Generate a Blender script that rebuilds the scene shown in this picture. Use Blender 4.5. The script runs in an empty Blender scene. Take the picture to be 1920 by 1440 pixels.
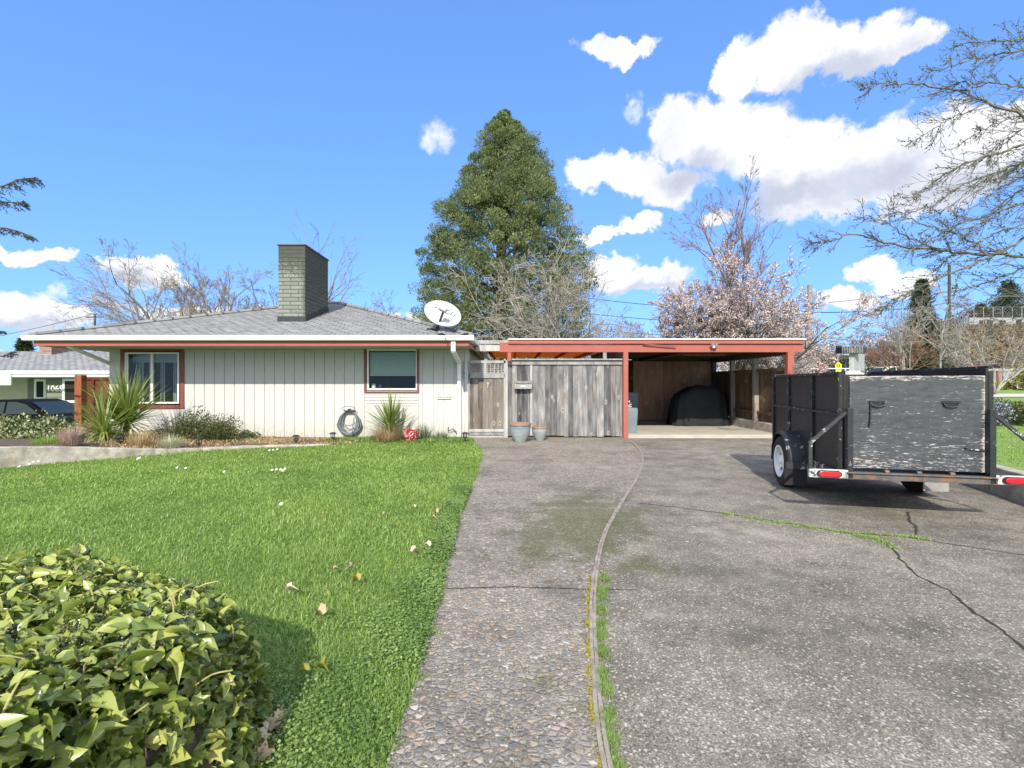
import bpy, math, random
import numpy as np
from mathutils import Vector, Matrix

# ------------------------------------------------------------------ scene, camera, light
S = bpy.context.scene
COL = S.collection
F = 907.0            # focal length in photo pixels (1920 wide)
H = 1.37             # eye height
cam = bpy.data.cameras.new('camera'); camo = bpy.data.objects.new('camera', cam); COL.objects.link(camo)
cam.sensor_width = 36; cam.lens = F/1920*36; cam.clip_start = .05; cam.clip_end = 2000
camo.location = (0, 0, H); camo.rotation_euler = (math.radians(90), 0, 0)
S.camera = camo
S.view_settings.view_transform = 'Standard'; S.view_settings.look = 'None'
S.view_settings.gamma = 1; S.view_settings.exposure = 0.90
S.render.film_transparent = False

SUN_EL, SUN_AZ = math.radians(36), math.radians(7)     # sun behind the camera, a little to the left
sd = Vector((math.sin(SUN_AZ)*math.cos(SUN_EL), math.cos(SUN_AZ)*math.cos(SUN_EL), -math.sin(SUN_EL)))
sl = bpy.data.lights.new('sun', 'SUN'); sl.energy = 3.15; sl.angle = math.radians(.5); sl.color = (1, .925, .80)
so = bpy.data.objects.new('sun', sl); COL.objects.link(so)
so.rotation_euler = sd.to_track_quat('-Z', 'Y').to_euler(); so.location = (-5, -10, 20)

def px(x, y, Y):
    return Vector(((x-960)/F*Y, Y, H-(y-720)/F*Y))
def gpx(x, y, z=0.0):
    Y = (H-z)*F/(y-720)
    return Vector(((x-960)/F*Y, Y, z))

# ------------------------------------------------------------------ sky
W = bpy.data.worlds.new('World'); S.world = W; W.use_nodes = True
nt = W.node_tree; nt.nodes.clear()
class NG:
    def __init__(s, nt): s.nt = nt; s.N = nt.nodes; s.L = nt.links
    def n(s, t, **kw):
        o = s.N.new(t)
        for k, v in kw.items(): setattr(o, k, v)
        return o
    def inp(s, sock, v):
        if hasattr(v, 'is_linked') or isinstance(v, bpy.types.NodeSocket): s.L.new(v, sock)
        else:
            try: sock.default_value = v
            except Exception:
                sock.default_value = (*v, 1)
    def m(s, op, a, b=0.0, c=0.0, clamp=False):
        o = s.n('ShaderNodeMath', operation=op, use_clamp=clamp)
        s.inp(o.inputs[0], a); s.inp(o.inputs[1], b); s.inp(o.inputs[2], c)
        return o.outputs[0]
    def vm(s, op, a, b=(0, 0, 0), out=0):
        o = s.n('ShaderNodeVectorMath', operation=op); s.inp(o.inputs[0], a)
        if op == 'SCALE': s.inp(o.inputs[3], b)
        else: s.inp(o.inputs[1], b)
        return o.outputs[out]
    def noise(s, vec, scale, detail=4, rough=.5, dist=0, col=False):
        o = s.n('ShaderNodeTexNoise'); o.inputs['Scale'].default_value = scale
        o.inputs['Detail'].default_value = detail; o.inputs['Roughness'].default_value = rough
        o.inputs['Distortion'].default_value = dist
        if vec is not None: s.L.new(vec, o.inputs['Vector'])
        return o.outputs[1 if col else 0]
    def voro(s, vec, scale, feature='F1', rnd=1.0):
        o = s.n('ShaderNodeTexVoronoi', feature=feature); o.inputs['Scale'].default_value = scale
        o.inputs['Randomness'].default_value = rnd
        if vec is not None: s.L.new(vec, o.inputs['Vector'])
        return o
    def ramp(s, fac, stops, interp='LINEAR'):
        o = s.n('ShaderNodeValToRGB'); cr = o.color_ramp; cr.interpolation = interp
        while len(cr.elements) < len(stops): cr.elements.new(.5)
        for e, (p, c) in zip(cr.elements, stops):
            e.position = p; e.color = (*c, 1) if len(c) == 3 else c
        s.L.new(fac, o.inputs[0]); return o.outputs[0]
    def step(s, v, a, b):
        o = s.n('ShaderNodeMapRange', interpolation_type='SMOOTHSTEP')
        s.inp(o.inputs[0], v); s.inp(o.inputs[1], a); s.inp(o.inputs[2], b); return o.outputs[0]
    def mix(s, f, a, b, blend='MIX'):
        o = s.n('ShaderNodeMix', data_type='RGBA', blend_type=blend)
        s.inp(o.inputs[0], f)
        for k, v in ((6, a), (7, b)):
            if isinstance(v, (tuple, list)): o.inputs[k].default_value = (*v[:3], 1)
            else: s.L.new(v, o.inputs[k])
        return o.outputs[2]
    def map(s, vec, scale=(1, 1, 1), loc=(0, 0, 0), rot=(0, 0, 0)):
        o = s.n('ShaderNodeMapping'); s.L.new(vec, o.inputs[0])
        o.inputs[1].default_value = loc; o.inputs[2].default_value = rot; o.inputs[3].default_value = scale
        return o.outputs[0]

g = NG(nt)
sky = g.n('ShaderNodeTexSky', sky_type='NISHITA'); sky.sun_disc = False
sky.sun_elevation = SUN_EL; sky.sun_rotation = math.pi+SUN_AZ
sky.air_density = 1.0; sky.dust_density = .3; sky.ozone_density = 3.0
tc = g.n('ShaderNodeTexCoord'); dv = tc.outputs['Generated']
sep = g.n('ShaderNodeSeparateXYZ'); nt.links.new(dv, sep.inputs[0])
azs = g.m('ARCTAN2', sep.outputs[0], sep.outputs[1])
els = g.m('ARCSINE', sep.outputs[2])
cmb = g.n('ShaderNodeCombineXYZ'); nt.links.new(azs, cmb.inputs[0]); nt.links.new(els, cmb.inputs[1])
ae = cmb.outputs[0]
n1 = g.vm('SCALE', g.vm('SUBTRACT', g.noise(ae, 9, 5, .62, col=True), (.5, .5, .5)), .10)
n2 = g.vm('SCALE', g.vm('SUBTRACT', g.noise(ae, 38, 4, .6, col=True), (.5, .5, .5)), .030)
wae = g.vm('ADD', g.vm('ADD', ae, n1), n2)
def sph(x, y):
    az = math.atan2(x-960, F); el = math.atan2((720-y)*math.cos(az), F); return az, el
def blobs(lst, vec):
    cur = None
    for (x, y, rx, ry) in lst:
        az, el = sph(x, y); k = math.cos(math.atan2(x-960, F))
        sx = rx/F*k*k; sy = ry/F*k
        d = g.vm('MULTIPLY', g.vm('SUBTRACT', vec, (az, el, 0)), (1/sx, 1/sy, 0))
        r = g.m('SUBTRACT', 1.0, g.vm('LENGTH', d, out=1))
        cur = r if cur is None else g.m('SMOOTH_MAX', cur, r, .25)
    return cur
CL = [(1110,318,62,34),(1185,322,75,40),(1245,345,70,44),(1265,232,62,52),(1340,262,92,76),(1420,262,85,66),(1480,300,95,70),
      (1590,300,85,58),(1670,285,95,62),(1780,262,90,56),(1890,250,100,52),(1560,355,200,52),(1750,330,190,66),
      (1380,130,42,42),(1480,100,110,55),(1600,95,120,46),(1700,78,90,30),(1160,88,85,20),
      (1130,432,55,14),(1205,420,45,20),(90,497,62,22),(20,488,46,20),(60,592,90,36),(140,604,60,30),(250,512,66,28),(320,505,40,26),
      (1220,525,90,28),(1640,505,62,26),(1690,530,70,28),(1585,562,66,24),(1140,505,60,36),(10,668,40,28),(1340,410,30,20),(600,600,420,16)]
dens = blobs(CL, wae)
fb = g.noise(ae, 22, 6, .62)
d2 = g.m('ADD', dens, g.m('MULTIPLY', g.m('SUBTRACT', fb, .5), .85))
mask = g.step(d2, .0, .32)
wisp = blobs([(815,250,44,34),(1190,195,25,26)], wae)
mask = g.m('MAXIMUM', mask, g.m('MULTIPLY', g.step(g.m('ADD', wisp, g.m('MULTIPLY', g.m('SUBTRACT', fb, .5), 2.2)), .1, 1.0), .8))
dk = blobs([(1480,368,190,34),(1620,345,150,40),(1770,350,150,40),(1300,325,80,30),(1560,140,150,30),(60,612,120,16),(1220,540,90,14),(255,522,60,14)], wae)
dkm = g.m('MULTIPLY', g.step(g.m('ADD', dk, g.m('MULTIPLY', g.m('SUBTRACT', fb, .5), 1.2)), -.40, .75), .72)
cc = g.mix(dkm, (1.0, .985, .99), (.46, .51, .64))
cc = g.vm('SCALE', g.vm('MULTIPLY', cc, g.mix(g.noise(wae, 8, 6, .62), (.66, .70, .80), (1.34, 1.32, 1.27))), 4.0)
gm = g.n('ShaderNodeGamma'); nt.links.new(sky.outputs[0], gm.inputs[0]); gm.inputs[1].default_value = .50
skyc = g.mix(1.0, gm.outputs[0], (.70, 1.20, 2.12), 'MULTIPLY')
fin = g.mix(g.m('MULTIPLY', mask, .97), skyc, cc)
# unseen broken cloud added overhead and behind, to brighten and neutralise ambient light
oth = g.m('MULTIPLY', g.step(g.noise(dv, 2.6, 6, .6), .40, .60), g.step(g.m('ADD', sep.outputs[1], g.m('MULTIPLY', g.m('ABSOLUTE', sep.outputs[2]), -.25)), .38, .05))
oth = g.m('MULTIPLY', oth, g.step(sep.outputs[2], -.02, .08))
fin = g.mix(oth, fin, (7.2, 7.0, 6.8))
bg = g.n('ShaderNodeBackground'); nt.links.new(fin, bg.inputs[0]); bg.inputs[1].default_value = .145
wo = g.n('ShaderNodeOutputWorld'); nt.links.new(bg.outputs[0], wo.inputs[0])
W.cycles.sampling_method = 'MANUAL'; W.cycles.sample_map_resolution = 512

# ------------------------------------------------------------------ materials
MATS = {}
def newmat(name):
    m = bpy.data.materials.new(name); m.use_nodes = True
    G = NG(m.node_tree); G.N.clear()
    G.out = G.n('ShaderNodeOutputMaterial'); G.p = G.n('ShaderNodeBsdfPrincipled')
    G.L.new(G.p.outputs[0], G.out.inputs[0])
    G.tc = G.n('ShaderNodeTexCoord'); G.oc = G.tc.outputs['Object']
    MATS[name] = m; G.mat = m
    return m, G
def bump(G, h, strength=.3, dist=.01):
    b = G.n('ShaderNodeBump'); b.inputs['Strength'].default_value = strength; b.inputs['Distance'].default_value = dist
    G.L.new(h, b.inputs['Height']); G.L.new(b.outputs[0], G.p.inputs['Normal'])
def mat(name, base, rough=.7, metal=0, var=.15, scale=3, fine=0, stretch=(1, 1, 1), bmp=0, bscale=60, spec=.4, base2=None, coat=0, rscale=1):
    m, G = newmat(name)
    v = G.map(G.oc, stretch)
    n = G.noise(v, scale, 6, .6)
    if fine: n = G.m('ADD', G.m('MULTIPLY', n, .55), G.m('MULTIPLY', G.noise(v, fine, 3), .45))
    b2 = base2 or tuple(min(1, c*(1+var)) for c in base); b1 = tuple(c*(1-var) for c in base) if not base2 else base
    c = G.ramp(n, [(.33, b1), (.67, b2)])
    G.L.new(c, G.p.inputs['Base Color'])
    r = G.m('MULTIPLY_ADD', n, .25, rough-.12, clamp=True); G.L.new(r, G.p.inputs['Roughness'])
    G.p.inputs['Metallic'].default_value = metal; G.p.inputs['Specular IOR Level'].default_value = spec
    G.p.inputs['Coat Weight'].default_value = coat
    if bmp: bump(G, G.noise(v, bscale, 5, .6), bmp, .004)
    return m
def leafmat(name, stops, rough=.5, trans=.35, spec=.35, tint=(1.25, 1.35, .5)):
    """colour picked per leaf from the stored random value"""
    m, G = newmat(name)
    a = G.n('ShaderNodeAttribute', attribute_name='rnd')
    n = G.noise(G.oc, 1.3, 3)
    f = G.m('ADD', G.m('MULTIPLY', a.outputs['Fac'], .8), G.m('MULTIPLY', n, .2))
    c = G.ramp(f, stops)
    G.L.new(c, G.p.inputs['Base Color']); G.p.inputs['Roughness'].default_value = rough
    G.p.inputs['Specular IOR Level'].default_value = spec
    if trans:
        t = G.n('ShaderNodeBsdfTranslucent'); tcv = G.mix(1.0, c, tint, 'MULTIPLY'); G.L.new(tcv, t.inputs[0])
        ms = G.n('ShaderNodeMixShader'); ms.inputs[0].default_value = trans
        G.L.new(G.p.outputs[0], ms.inputs[1]); G.L.new(t.outputs[0], ms.inputs[2]); G.L.new(ms.outputs[0], G.out.inputs[0])
    return m

# concrete driveway: fine exposed aggregate, lichen spots, moss, stains
def conc(name, c1, c2, speck=260, pebble=0, lichen=.5):
    m, G = newmat(name)
    v = G.oc
    big = G.noise(v, .55, 5, .6); mid = G.noise(v, 3.2, 6, .65); fine = G.noise(v, 70, 4, .7)
    f = G.m('ADD', G.m('MULTIPLY', big, .5), G.m('MULTIPLY', mid, .5))
    c = G.ramp(f, [(.36, c1), (.62, c2)])
    vo = G.voro(v, speck)
    sp = G.n('ShaderNodeSeparateColor'); G.L.new(vo.outputs['Color'], sp.inputs[0])
    grain = G.ramp(sp.outputs[0], [(.0, (.35, .34, .33)), (.35, (.75, .74, .72)), (.75, (1.15, 1.08, 1.0)), (.93, (1.9, 1.75, 1.55)), (1, (2.5, 2.4, 2.3))])
    c = G.mix(.75, c, grain, 'MULTIPLY')
    v2 = G.voro(v, 52); s2 = G.n('ShaderNodeSeparateColor'); G.L.new(v2.outputs['Color'], s2.inputs[0])
    c = G.mix(G.m('MULTIPLY', G.m('MULTIPLY', G.step(v2.outputs[0], .42, .25), G.step(s2.outputs[0], .70, .76)), .75), c, (.50, .47, .41))
    c = G.mix(G.m('MULTIPLY', G.m('MULTIPLY', G.step(v2.outputs[0], .40, .25), G.step(s2.outputs[0], .22, .16)), .6), c, (.06, .055, .05))
    h = fine
    if pebble:
        pv = G.vm('ADD', v, G.vm('SCALE', G.vm('SUBTRACT', G.noise(v, 14, 2, col=True), (.5, .5, .5)), .02))
        pb = G.voro(pv, pebble); pe = G.voro(pv, pebble, 'DISTANCE_TO_EDGE')
        ps = G.n('ShaderNodeSeparateColor'); G.L.new(pb.outputs['Color'], ps.inputs[0])
        pc = G.ramp(ps.outputs[0], [(0, (.13, .13, .14)), (.3, (.24, .22, .2)), (.5, (.33, .29, .24)), (.62, (.22, .23, .24)), (.8, (.42, .36, .29)), (.92, (.36, .24, .17)), (1, (.5, .49, .46))])
        sel = G.m('MULTIPLY', G.step(pe.outputs[0], .03, .16), G.step(ps.outputs[1], .25, .4))
        c = G.mix(G.m('MULTIPLY', sel, .85), c, pc)
        h = G.m('ADD', G.m('MULTIPLY', G.step(pe.outputs[0], 0, .3), 1.0), G.m('MULTIPLY', fine, .4))
    # pale lichen spots
    lv = G.voro(G.vm('ADD', v, G.vm('SCALE', G.noise(v, 30, 3, col=True), .03)), 9)
    ls = G.n('ShaderNodeSeparateColor'); G.L.new(lv.outputs['Color'], ls.inputs[0])
    rad = G.m('MULTIPLY', ls.outputs[1], .22)
    lm = G.m('MULTIPLY', G.step(lv.outputs[0], rad, G.m('MULTIPLY', rad, .6)), G.step(ls.outputs[0], .62, .7))
    lm = G.m('MULTIPLY', lm, G.step(G.noise(v, .8, 3), .42, .62))
    c = G.mix(G.m('MULTIPLY', lm, lichen), c, (.50, .50, .45))
    # dark weathering blotches and light scuffs
    c = G.mix(G.m('MULTIPLY', G.step(G.noise(v, .9, 8, .72), .48, .66), .50), c, (.070, .066, .056))
    c = G.mix(G.m('MULTIPLY', G.step(G.noise(v, .7, 7, .7), .55, .70), .40), c, (.42, .39, .33))
    sv = G.map(v, (1.2, 5, 1), rot=(0, 0, .5))
    c = G.mix(G.m('MULTIPLY', G.step(G.noise(sv, 1.1, 6, .7), .60, .74), .30), c, (.48, .46, .42))
    at = G.n('ShaderNodeAttribute', attribute_name='moss')
    mn = G.step(G.m('ADD', at.outputs['Fac'], G.m('MULTIPLY', G.m('ADD', G.m('SUBTRACT', G.noise(v, 26, 8, .9), .5), G.m('MULTIPLY', G.m('SUBTRACT', G.noise(v, 3.5, 4, .6), .5), 1.1)), 3.2)), .50, 1.25)
    c = G.mix(G.m('MULTIPLY', G.m('MULTIPLY', mn, G.step(at.outputs['Fac'], .05, .4)), .62), c, G.ramp(G.noise(v, 55, 6, .8), [(.38, (.022, .022, .017)), (.5, (.07, .075, .03)), (.62, (.17, .20, .045))]))
    G.L.new(c, G.p.inputs['Base Color']); G.p.inputs['Roughness'].default_value = .88
    G.p.inputs['Specular IOR Level'].default_value = .25
    bump(G, h, .55 if pebble else .5, .008 if pebble else .004)
    return m
conc('concrete', (.108, .100, .086), (.262, .244, .212), speck=170, lichen=.75)
conc('aggregate', (.14, .128, .110), (.265, .243, .208), speck=230, pebble=34, lichen=.35)
mat('slab', (.42, .39, .33), .85, var=.18, scale=2.5, fine=90, bmp=.15)
# wall concrete with rust and lichen stains
m, G = newmat('old_concrete')
v = G.oc; c = G.ramp(G.noise(v, 5, 8, .7), [(.3, (.20, .18, .145)), (.5, (.36, .33, .28)), (.7, (.54, .52, .46))])
c = G.mix(G.m('MULTIPLY', G.step(G.noise(G.map(v, (1, 1, .35)), 9, 5, .7), .55, .7), .6), c, (.62, .60, .55))
c = G.mix(G.m('MULTIPLY', G.step(G.noise(G.map(v, (1, 1, .3), (3, 3, 3)), 4, 4, .6), .56, .7), .45), c, (.30, .19, .09))
G.L.new(c, G.p.inputs['Base Color']); G.p.inputs['Roughness'].default_value = .9; bump(G, G.noise(v, 40, 6, .7), .5, .01)
# painted siding
m, G = newmat('siding_paint')
v = G.oc
c = G.ramp(G.noise(G.map(v, (6, 6, .5)), 6, 6, .7), [(.3, (.475, .475, .455)), (.7, (.56, .56, .54))])
c = G.mix(G.m('MULTIPLY', G.step(G.noise(v, 26, 5, .7), .68, .74), .5), c, (.30, .27, .22))
sz = G.n('ShaderNodeSeparateXYZ'); G.L.new(v, sz.inputs[0])
c = G.mix(G.m('MULTIPLY', G.m('MULTIPLY', G.step(sz.outputs[2], .55, .0), G.step(G.noise(G.map(v, (8, 8, 1)), 5, 5, .7), .36, .66)), .75), c, (.33, .29, .20))
G.L.new(c, G.p.inputs['Base Color']); G.p.inputs['Roughness'].default_value = .75; bump(G, G.noise(G.map(v, (40, 40, 2)), 9, 5), .25, .003)
# weathered boards
def boards(name, stops, warm=(.34, .24, .14), warmf=.25, knots=.9):
    m, G = newmat(name)
    a = G.n('ShaderNodeAttribute', attribute_name='rnd')
    cb = G.n('ShaderNodeCombineXYZ'); G.L.new(G.m('MULTIPLY', a.outputs['Fac'], 37), cb.inputs[2]); G.L.new(G.m('MULTIPLY', a.outputs['Fac'], 11), cb.inputs[0])
    v = G.vm('ADD', G.oc, cb.outputs[0])
    gr = G.noise(G.map(v, (1, 1, .028)), 80, 6, .75, .3); lo = G.noise(G.map(v, (1, 1, .22)), 7, 4, .6)
    f = G.m('ADD', G.m('ADD', G.m('MULTIPLY', gr, .42), G.m('MULTIPLY', lo, .38)), G.m('MULTIPLY', a.outputs['Fac'], .2))
    c = G.ramp(f, stops)
    c = G.mix(G.m('MULTIPLY', G.step(G.noise(G.map(v, (1, 1, .3), (5, 1, 2)), 6, 4), .52, .72), warmf), c, warm)
    kv = G.voro(G.map(v, (1, 1, .55)), 5.2); kd = G.step(kv.outputs[0], .105, .06)
    ks = G.n('ShaderNodeSeparateColor'); G.L.new(kv.outputs['Color'], ks.inputs[0])
    halo = G.m('MULTIPLY', G.step(kv.outputs[0], .26, .10), G.step(ks.outputs[0], .5, .55))
    c = G.mix(G.m('MULTIPLY', halo, .45), c, (.55, .50, .42))
    c = G.mix(G.m('MULTIPLY', G.m('MULTIPLY', kd, G.step(ks.outputs[0], .5, .55)), knots), c, (.035, .03, .028))
    G.L.new(c, G.p.inputs['Base Color']); G.p.inputs['Roughness'].default_value = .9; G.p.inputs['Specular IOR Level'].default_value = .2
    bump(G, gr, .5, .004)
    return m
boards('grey_boards', [(.34, (.040, .040, .045)), (.46, (.115, .113, .117)), (.57, (.24, .235, .235)), (.68, (.50, .49, .47))])
boards('gate_boards', [(.34, (.045, .038, .036)), (.45, (.12, .10, .09)), (.58, (.20, .175, .155)), (.72, (.34, .31, .28))], warmf=.35)
boards('rail_wood', [(.30, (.10, .10, .10)), (.45, (.27, .27, .265)), (.65, (.50, .49, .47))], warmf=.1)
boards('brown_boards', [(.30, (.05, .032, .022)), (.48, (.13, .085, .055)), (.7, (.24, .16, .10))], warmf=.3)
boards('orange_wood', [(.30, (.36, .14, .04)), (.48, (.62, .28, .09)), (.7, (.80, .44, .18))], warm=(.8, .5, .2), knots=.4)
boards('plywood', [(.30, (.14, .08, .045)), (.48, (.34, .205, .125)), (.7, (.48, .33, .21))], warm=(.42, .26, .15))
boards('cedar_post', [(.30, (.20, .065, .03)), (.48, (.31, .11, .05)), (.7, (.40, .17, .085))], warm=(.5, .2, .1), knots=.2)
boards('red_boards', [(.30, (.075, .02, .012)), (.48, (.13, .035, .022)), (.7, (.20, .06, .04))], warm=(.2, .08, .04), knots=.2)
m = MATS['orange_wood']; G = NG(m.node_tree); pb = [n for n in G.N if n.type == 'BSDF_PRINCIPLED'][0]; ob = [n for n in G.N if n.type == 'OUTPUT_MATERIAL'][0]
t_ = G.n('ShaderNodeBsdfTranslucent'); G.L.new(pb.inputs['Base Color'].links[0].from_socket, t_.inputs[0]); ms_ = G.n('ShaderNodeMixShader'); ms_.inputs[0].default_value = .55
G.L.new(pb.outputs[0], ms_.inputs[1]); G.L.new(t_.outputs[0], ms_.inputs[2]); G.L.new(ms_.outputs[0], ob.inputs[0])
mat('red_paint', (.34, .098, .074), .6, var=.10, scale=4, fine=60, bmp=.1)
mat('trim_red', (.22, .062, .05), .55, var=.12, scale=5)
mat('white_paint', (.78, .78, .77), .45, var=.05, scale=4)
mat('grey_metal', (.33, .33, .31), .5, metal=.3, var=.15, scale=8)
mat('white_vinyl', (.74, .75, .74), .35, var=.04, scale=6)
mat('soffit', (.40, .39, .29), .8, var=.1, scale=4)
mat('black_metal', (.028, .030, .034), .5, var=.25, scale=14, spec=.4)
mat('black_plastic', (.018, .019, .021), .42, var=.2, scale=10)
mat('rubber', (.015, .015, .016), .8, var=.2, scale=30, bmp=.2, bscale=120)
mat('dark', (.02, .018, .016), .9, var=.2)
mat('room', (.16, .15, .14), .9, var=.1)
mat('blind', (.70, .77, .68), .6, var=.05, scale=12)
mat('curtain', (.52, .53, .52), .8, var=.12, scale=8)
mat('purple', (.16, .02, .22), .6)
mat('shrub_wood', (.10, .075, .055), .9, var=.3, scale=30, bmp=.4)
mat('soil', (.11, .085, .06), .95, var=.35, scale=6, fine=60, bmp=.8, bscale=50)
mat('dish_grey', (.44, .45, .46), .4, var=.04)
mat('lnb', (.50, .52, .48), .5, var=.04)
mat('hose', (.17, .19, .205), .45, var=.15, scale=9)
mat('bin_navy', (.018, .025, .038), .45, var=.15); mat('bin_grey', (.17, .205, .235), .5, var=.08, scale=5)
mat('cover_cloth', (.012, .015, .016), .75, var=.3, scale=4, bmp=.5, bscale=9)
mat('terracotta', (.27, .17, .125), .6, var=.2, scale=16)
mat('brass', (.28, .22, .13), .5, metal=.5)
mat('road', (.19, .19, .185), .9, var=.12, scale=5, fine=120, bmp=.2)
mat('path', (.50, .47, .42), .9, var=.10, scale=4, fine=60)
mat('tan_roof', (.36, .26, .18), .9, var=.2, scale=8); mat('grey_roof', (.24, .26, .27), .9, var=.25, scale=3, fine=40, stretch=(1, 1, 3))
mat('sage', (.40, .40, .30), .8, var=.06); mat('sage_dark', (.17, .18, .13), .8, var=.08); mat('blue_grey', (.30, .32, .33), .7, var=.1)
mat('pole_wood', (.27, .235, .20), .9, var=.3, scale=9, stretch=(1, 1, .1), bmp=.3)
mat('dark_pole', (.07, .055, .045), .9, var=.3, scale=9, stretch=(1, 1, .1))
mat('stop_red', (.60, .03, .035), .4, var=.04); mat('sign_white', (.82, .82, .82), .4, var=.02); mat('sign_yellow', (.80, .86, .03), .4, var=.03)
mat('sign_green', (.02, .33, .22), .4, var=.04); mat('sign_black', (.012, .012, .012), .5)
mat('car_black', (.004, .004, .0045), .5, var=.1, coat=.0, spec=.05); mat('car_red', (.28, .02, .03), .25, var=.1, coat=.5); mat('car_white', (.7, .7, .68), .3, var=.04, coat=.4)
mat('tail_red', (.50, .012, .02), .2, var=.1, coat=.7, spec=.7)
mat('rim_white', (.70, .71, .72), .4, var=.06, scale=12)
mat('divider_wood', (.27, .235, .205), .9, var=.35, scale=14, stretch=(1, 1, 1), bmp=.5)
mat('sooty', (.09, .095, .08), .95, var=.3, scale=9, fine=60)
mat('crack', (.035, .032, .027), .95, var=.3, scale=30)
mat('hill_ground', (.26, .20, .11), .95, base2=(.20, .19, .085), scale=.35, fine=4, bmp=.5, bscale=2)
m, G = newmat('glass')
fr = G.n('ShaderNodeFresnel'); fr.inputs[0].default_value = 1.22
gl = G.n('ShaderNodeBsdfGlossy'); gl.inputs['Roughness'].default_value = .02; tr = G.n('ShaderNodeBsdfTransparent'); tr.inputs[0].default_value = (.84, .88, .86, 1)
ms = G.n('ShaderNodeMixShader'); G.L.new(G.m('ADD', fr.outputs[0], .01), ms.inputs[0]); G.L.new(tr.outputs[0], ms.inputs[1]); G.L.new(gl.outputs[0], ms.inputs[2]); G.L.new(ms.outputs[0], G.out.inputs[0])
# roof shingles, laid on the roof's own uv (metres along eave, metres up slope)
m, G = newmat('shingles')
uv = G.tc.outputs['UV']
sx = G.n('ShaderNodeSeparateXYZ'); G.L.new(uv, sx.inputs[0])
vr = G.m('DIVIDE', sx.outputs[1], .145); row = G.m('FLOOR', vr); off = G.m('FRACT', G.m('MULTIPLY', row, .437))
un = G.m('ADD', G.m('DIVIDE', sx.outputs[0], .31), off); fu = G.m('FRACT', un); fv = G.m('FRACT', vr)
cid = G.n('ShaderNodeCombineXYZ'); G.L.new(G.m('FLOOR', un), cid.inputs[0]); G.L.new(row, cid.inputs[1])
wn = G.n('ShaderNodeTexWhiteNoise'); wn.noise_dimensions = '2D'; G.L.new(cid.outputs[0], wn.inputs[0])
tab = G.ramp(wn.outputs[0], [(0, (.19, .192, .196)), (.5, (.235, .238, .242)), (1, (.285, .288, .292))])
slot = G.m('MULTIPLY', G.step(fu, .17, .13), G.step(wn.outputs[0], .05, .35))
c = G.mix(G.m('MULTIPLY', slot, .85), tab, (.05, .052, .056)); c = G.mix(G.m('MULTIPLY', G.step(fv, .14, .04), .45), c, (.09, .092, .096))
c = G.mix(.7, c, G.ramp(G.noise(uv, 90, 3, .7), [(.3, (.65, .65, .65)), (.7, (1.3, 1.3, 1.3))]), 'MULTIPLY')
c = G.mix(G.m('MULTIPLY', G.step(G.noise(G.map(uv, (1, .35, 1)), 1.6, 5, .6), .45, .7), .3), c, (.30, .30, .30))
c = G.mix(G.m('MULTIPLY', G.step(G.noise(uv, .8, 5, .65), .55, .72), .35), c, (.13, .132, .135))
G.L.new(c, G.p.inputs['Base Color']); G.p.inputs['Roughness'].default_value = .9; G.p.inputs['Specular IOR Level'].default_value = .2
bump(G, G.m('SUBTRACT', 1, slot), .9, .012)
# painted brick, green grey with black soot
def brickmat(name, c1, c2, mort, soot, sootf):
    m, G = newmat(name)
    uv = G.tc.outputs['UV']
    br = G.n('ShaderNodeTexBrick'); G.L.new(uv, br.inputs[0]); br.offset = .5
    br.inputs['Scale'].default_value = 1; br.inputs['Brick Width'].default_value = .42; br.inputs['Row Height'].default_value = .105; br.inputs['Mortar Size'].default_value = .010
    br.inputs['Color1'].default_value = (*c1, 1); br.inputs['Color2'].default_value = (*c2, 1); br.inputs['Mortar'].default_value = (*mort, 1)
    c = br.outputs[0]
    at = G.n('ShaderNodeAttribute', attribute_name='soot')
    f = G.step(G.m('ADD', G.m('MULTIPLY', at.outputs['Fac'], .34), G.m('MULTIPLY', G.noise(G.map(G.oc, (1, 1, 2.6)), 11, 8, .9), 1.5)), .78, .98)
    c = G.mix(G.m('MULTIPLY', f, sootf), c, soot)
    G.L.new(c, G.p.inputs['Base Color']); G.p.inputs['Roughness'].default_value = .9
    bump(G, G.m('SUBTRACT', 1, br.outputs[1]), .8, .015)
brickmat('green_brick', (.18, .20, .165), (.25, .265, .225), (.07, .08, .06), (.045, .05, .04), .9)
brickmat('red_brick', (.22, .12, .10), (.33, .19, .155), (.28, .25, .22), (.08, .07, .065), .4)
# peeling black paint over weathered wood
m, G = newmat('peeling_paint')
v = G.oc
st = G.noise(G.map(v, (8, 8, 80)), 1.0, 7, .72, .4); lo = G.noise(v, 2.3, 4, .6); fi = G.noise(G.map(v, (22, 22, 90)), 1.2, 4, .7)
sz = G.n('ShaderNodeSeparateXYZ'); G.L.new(v, sz.inputs[0])
edge = G.m('MAXIMUM', G.step(sz.outputs[2], 1.37, 1.46), G.m('MAXIMUM', G.step(sz.outputs[0], .09, .02), G.step(sz.outputs[0], 1.17, 1.24)))
low = G.step(sz.outputs[2], 1.10, .55)
f = G.m('ADD', G.m('ADD', G.m('MULTIPLY', st, .62), G.m('MULTIPLY', fi, .38)), G.m('ADD', G.m('MULTIPLY', edge, .14), G.m('ADD', G.m('MULTIPLY', low, .075), G.m('MULTIPLY', G.m('SUBTRACT', lo, .5), .16))))
pm = G.step(f, .597, .622)
paint = G.ramp(G.noise(G.map(v, (3, 3, 9)), 3, 6, .7), [(.3, (.027, .031, .036)), (.7, (.068, .075, .083))])
wood = G.ramp(G.noise(G.map(v, (4, 4, 50)), 2, 5, .7), [(.3, (.26, .22, .19)), (.55, (.46, .44, .42)), (.8, (.62, .61, .59))])
c = G.mix(pm, paint, wood)
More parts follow.
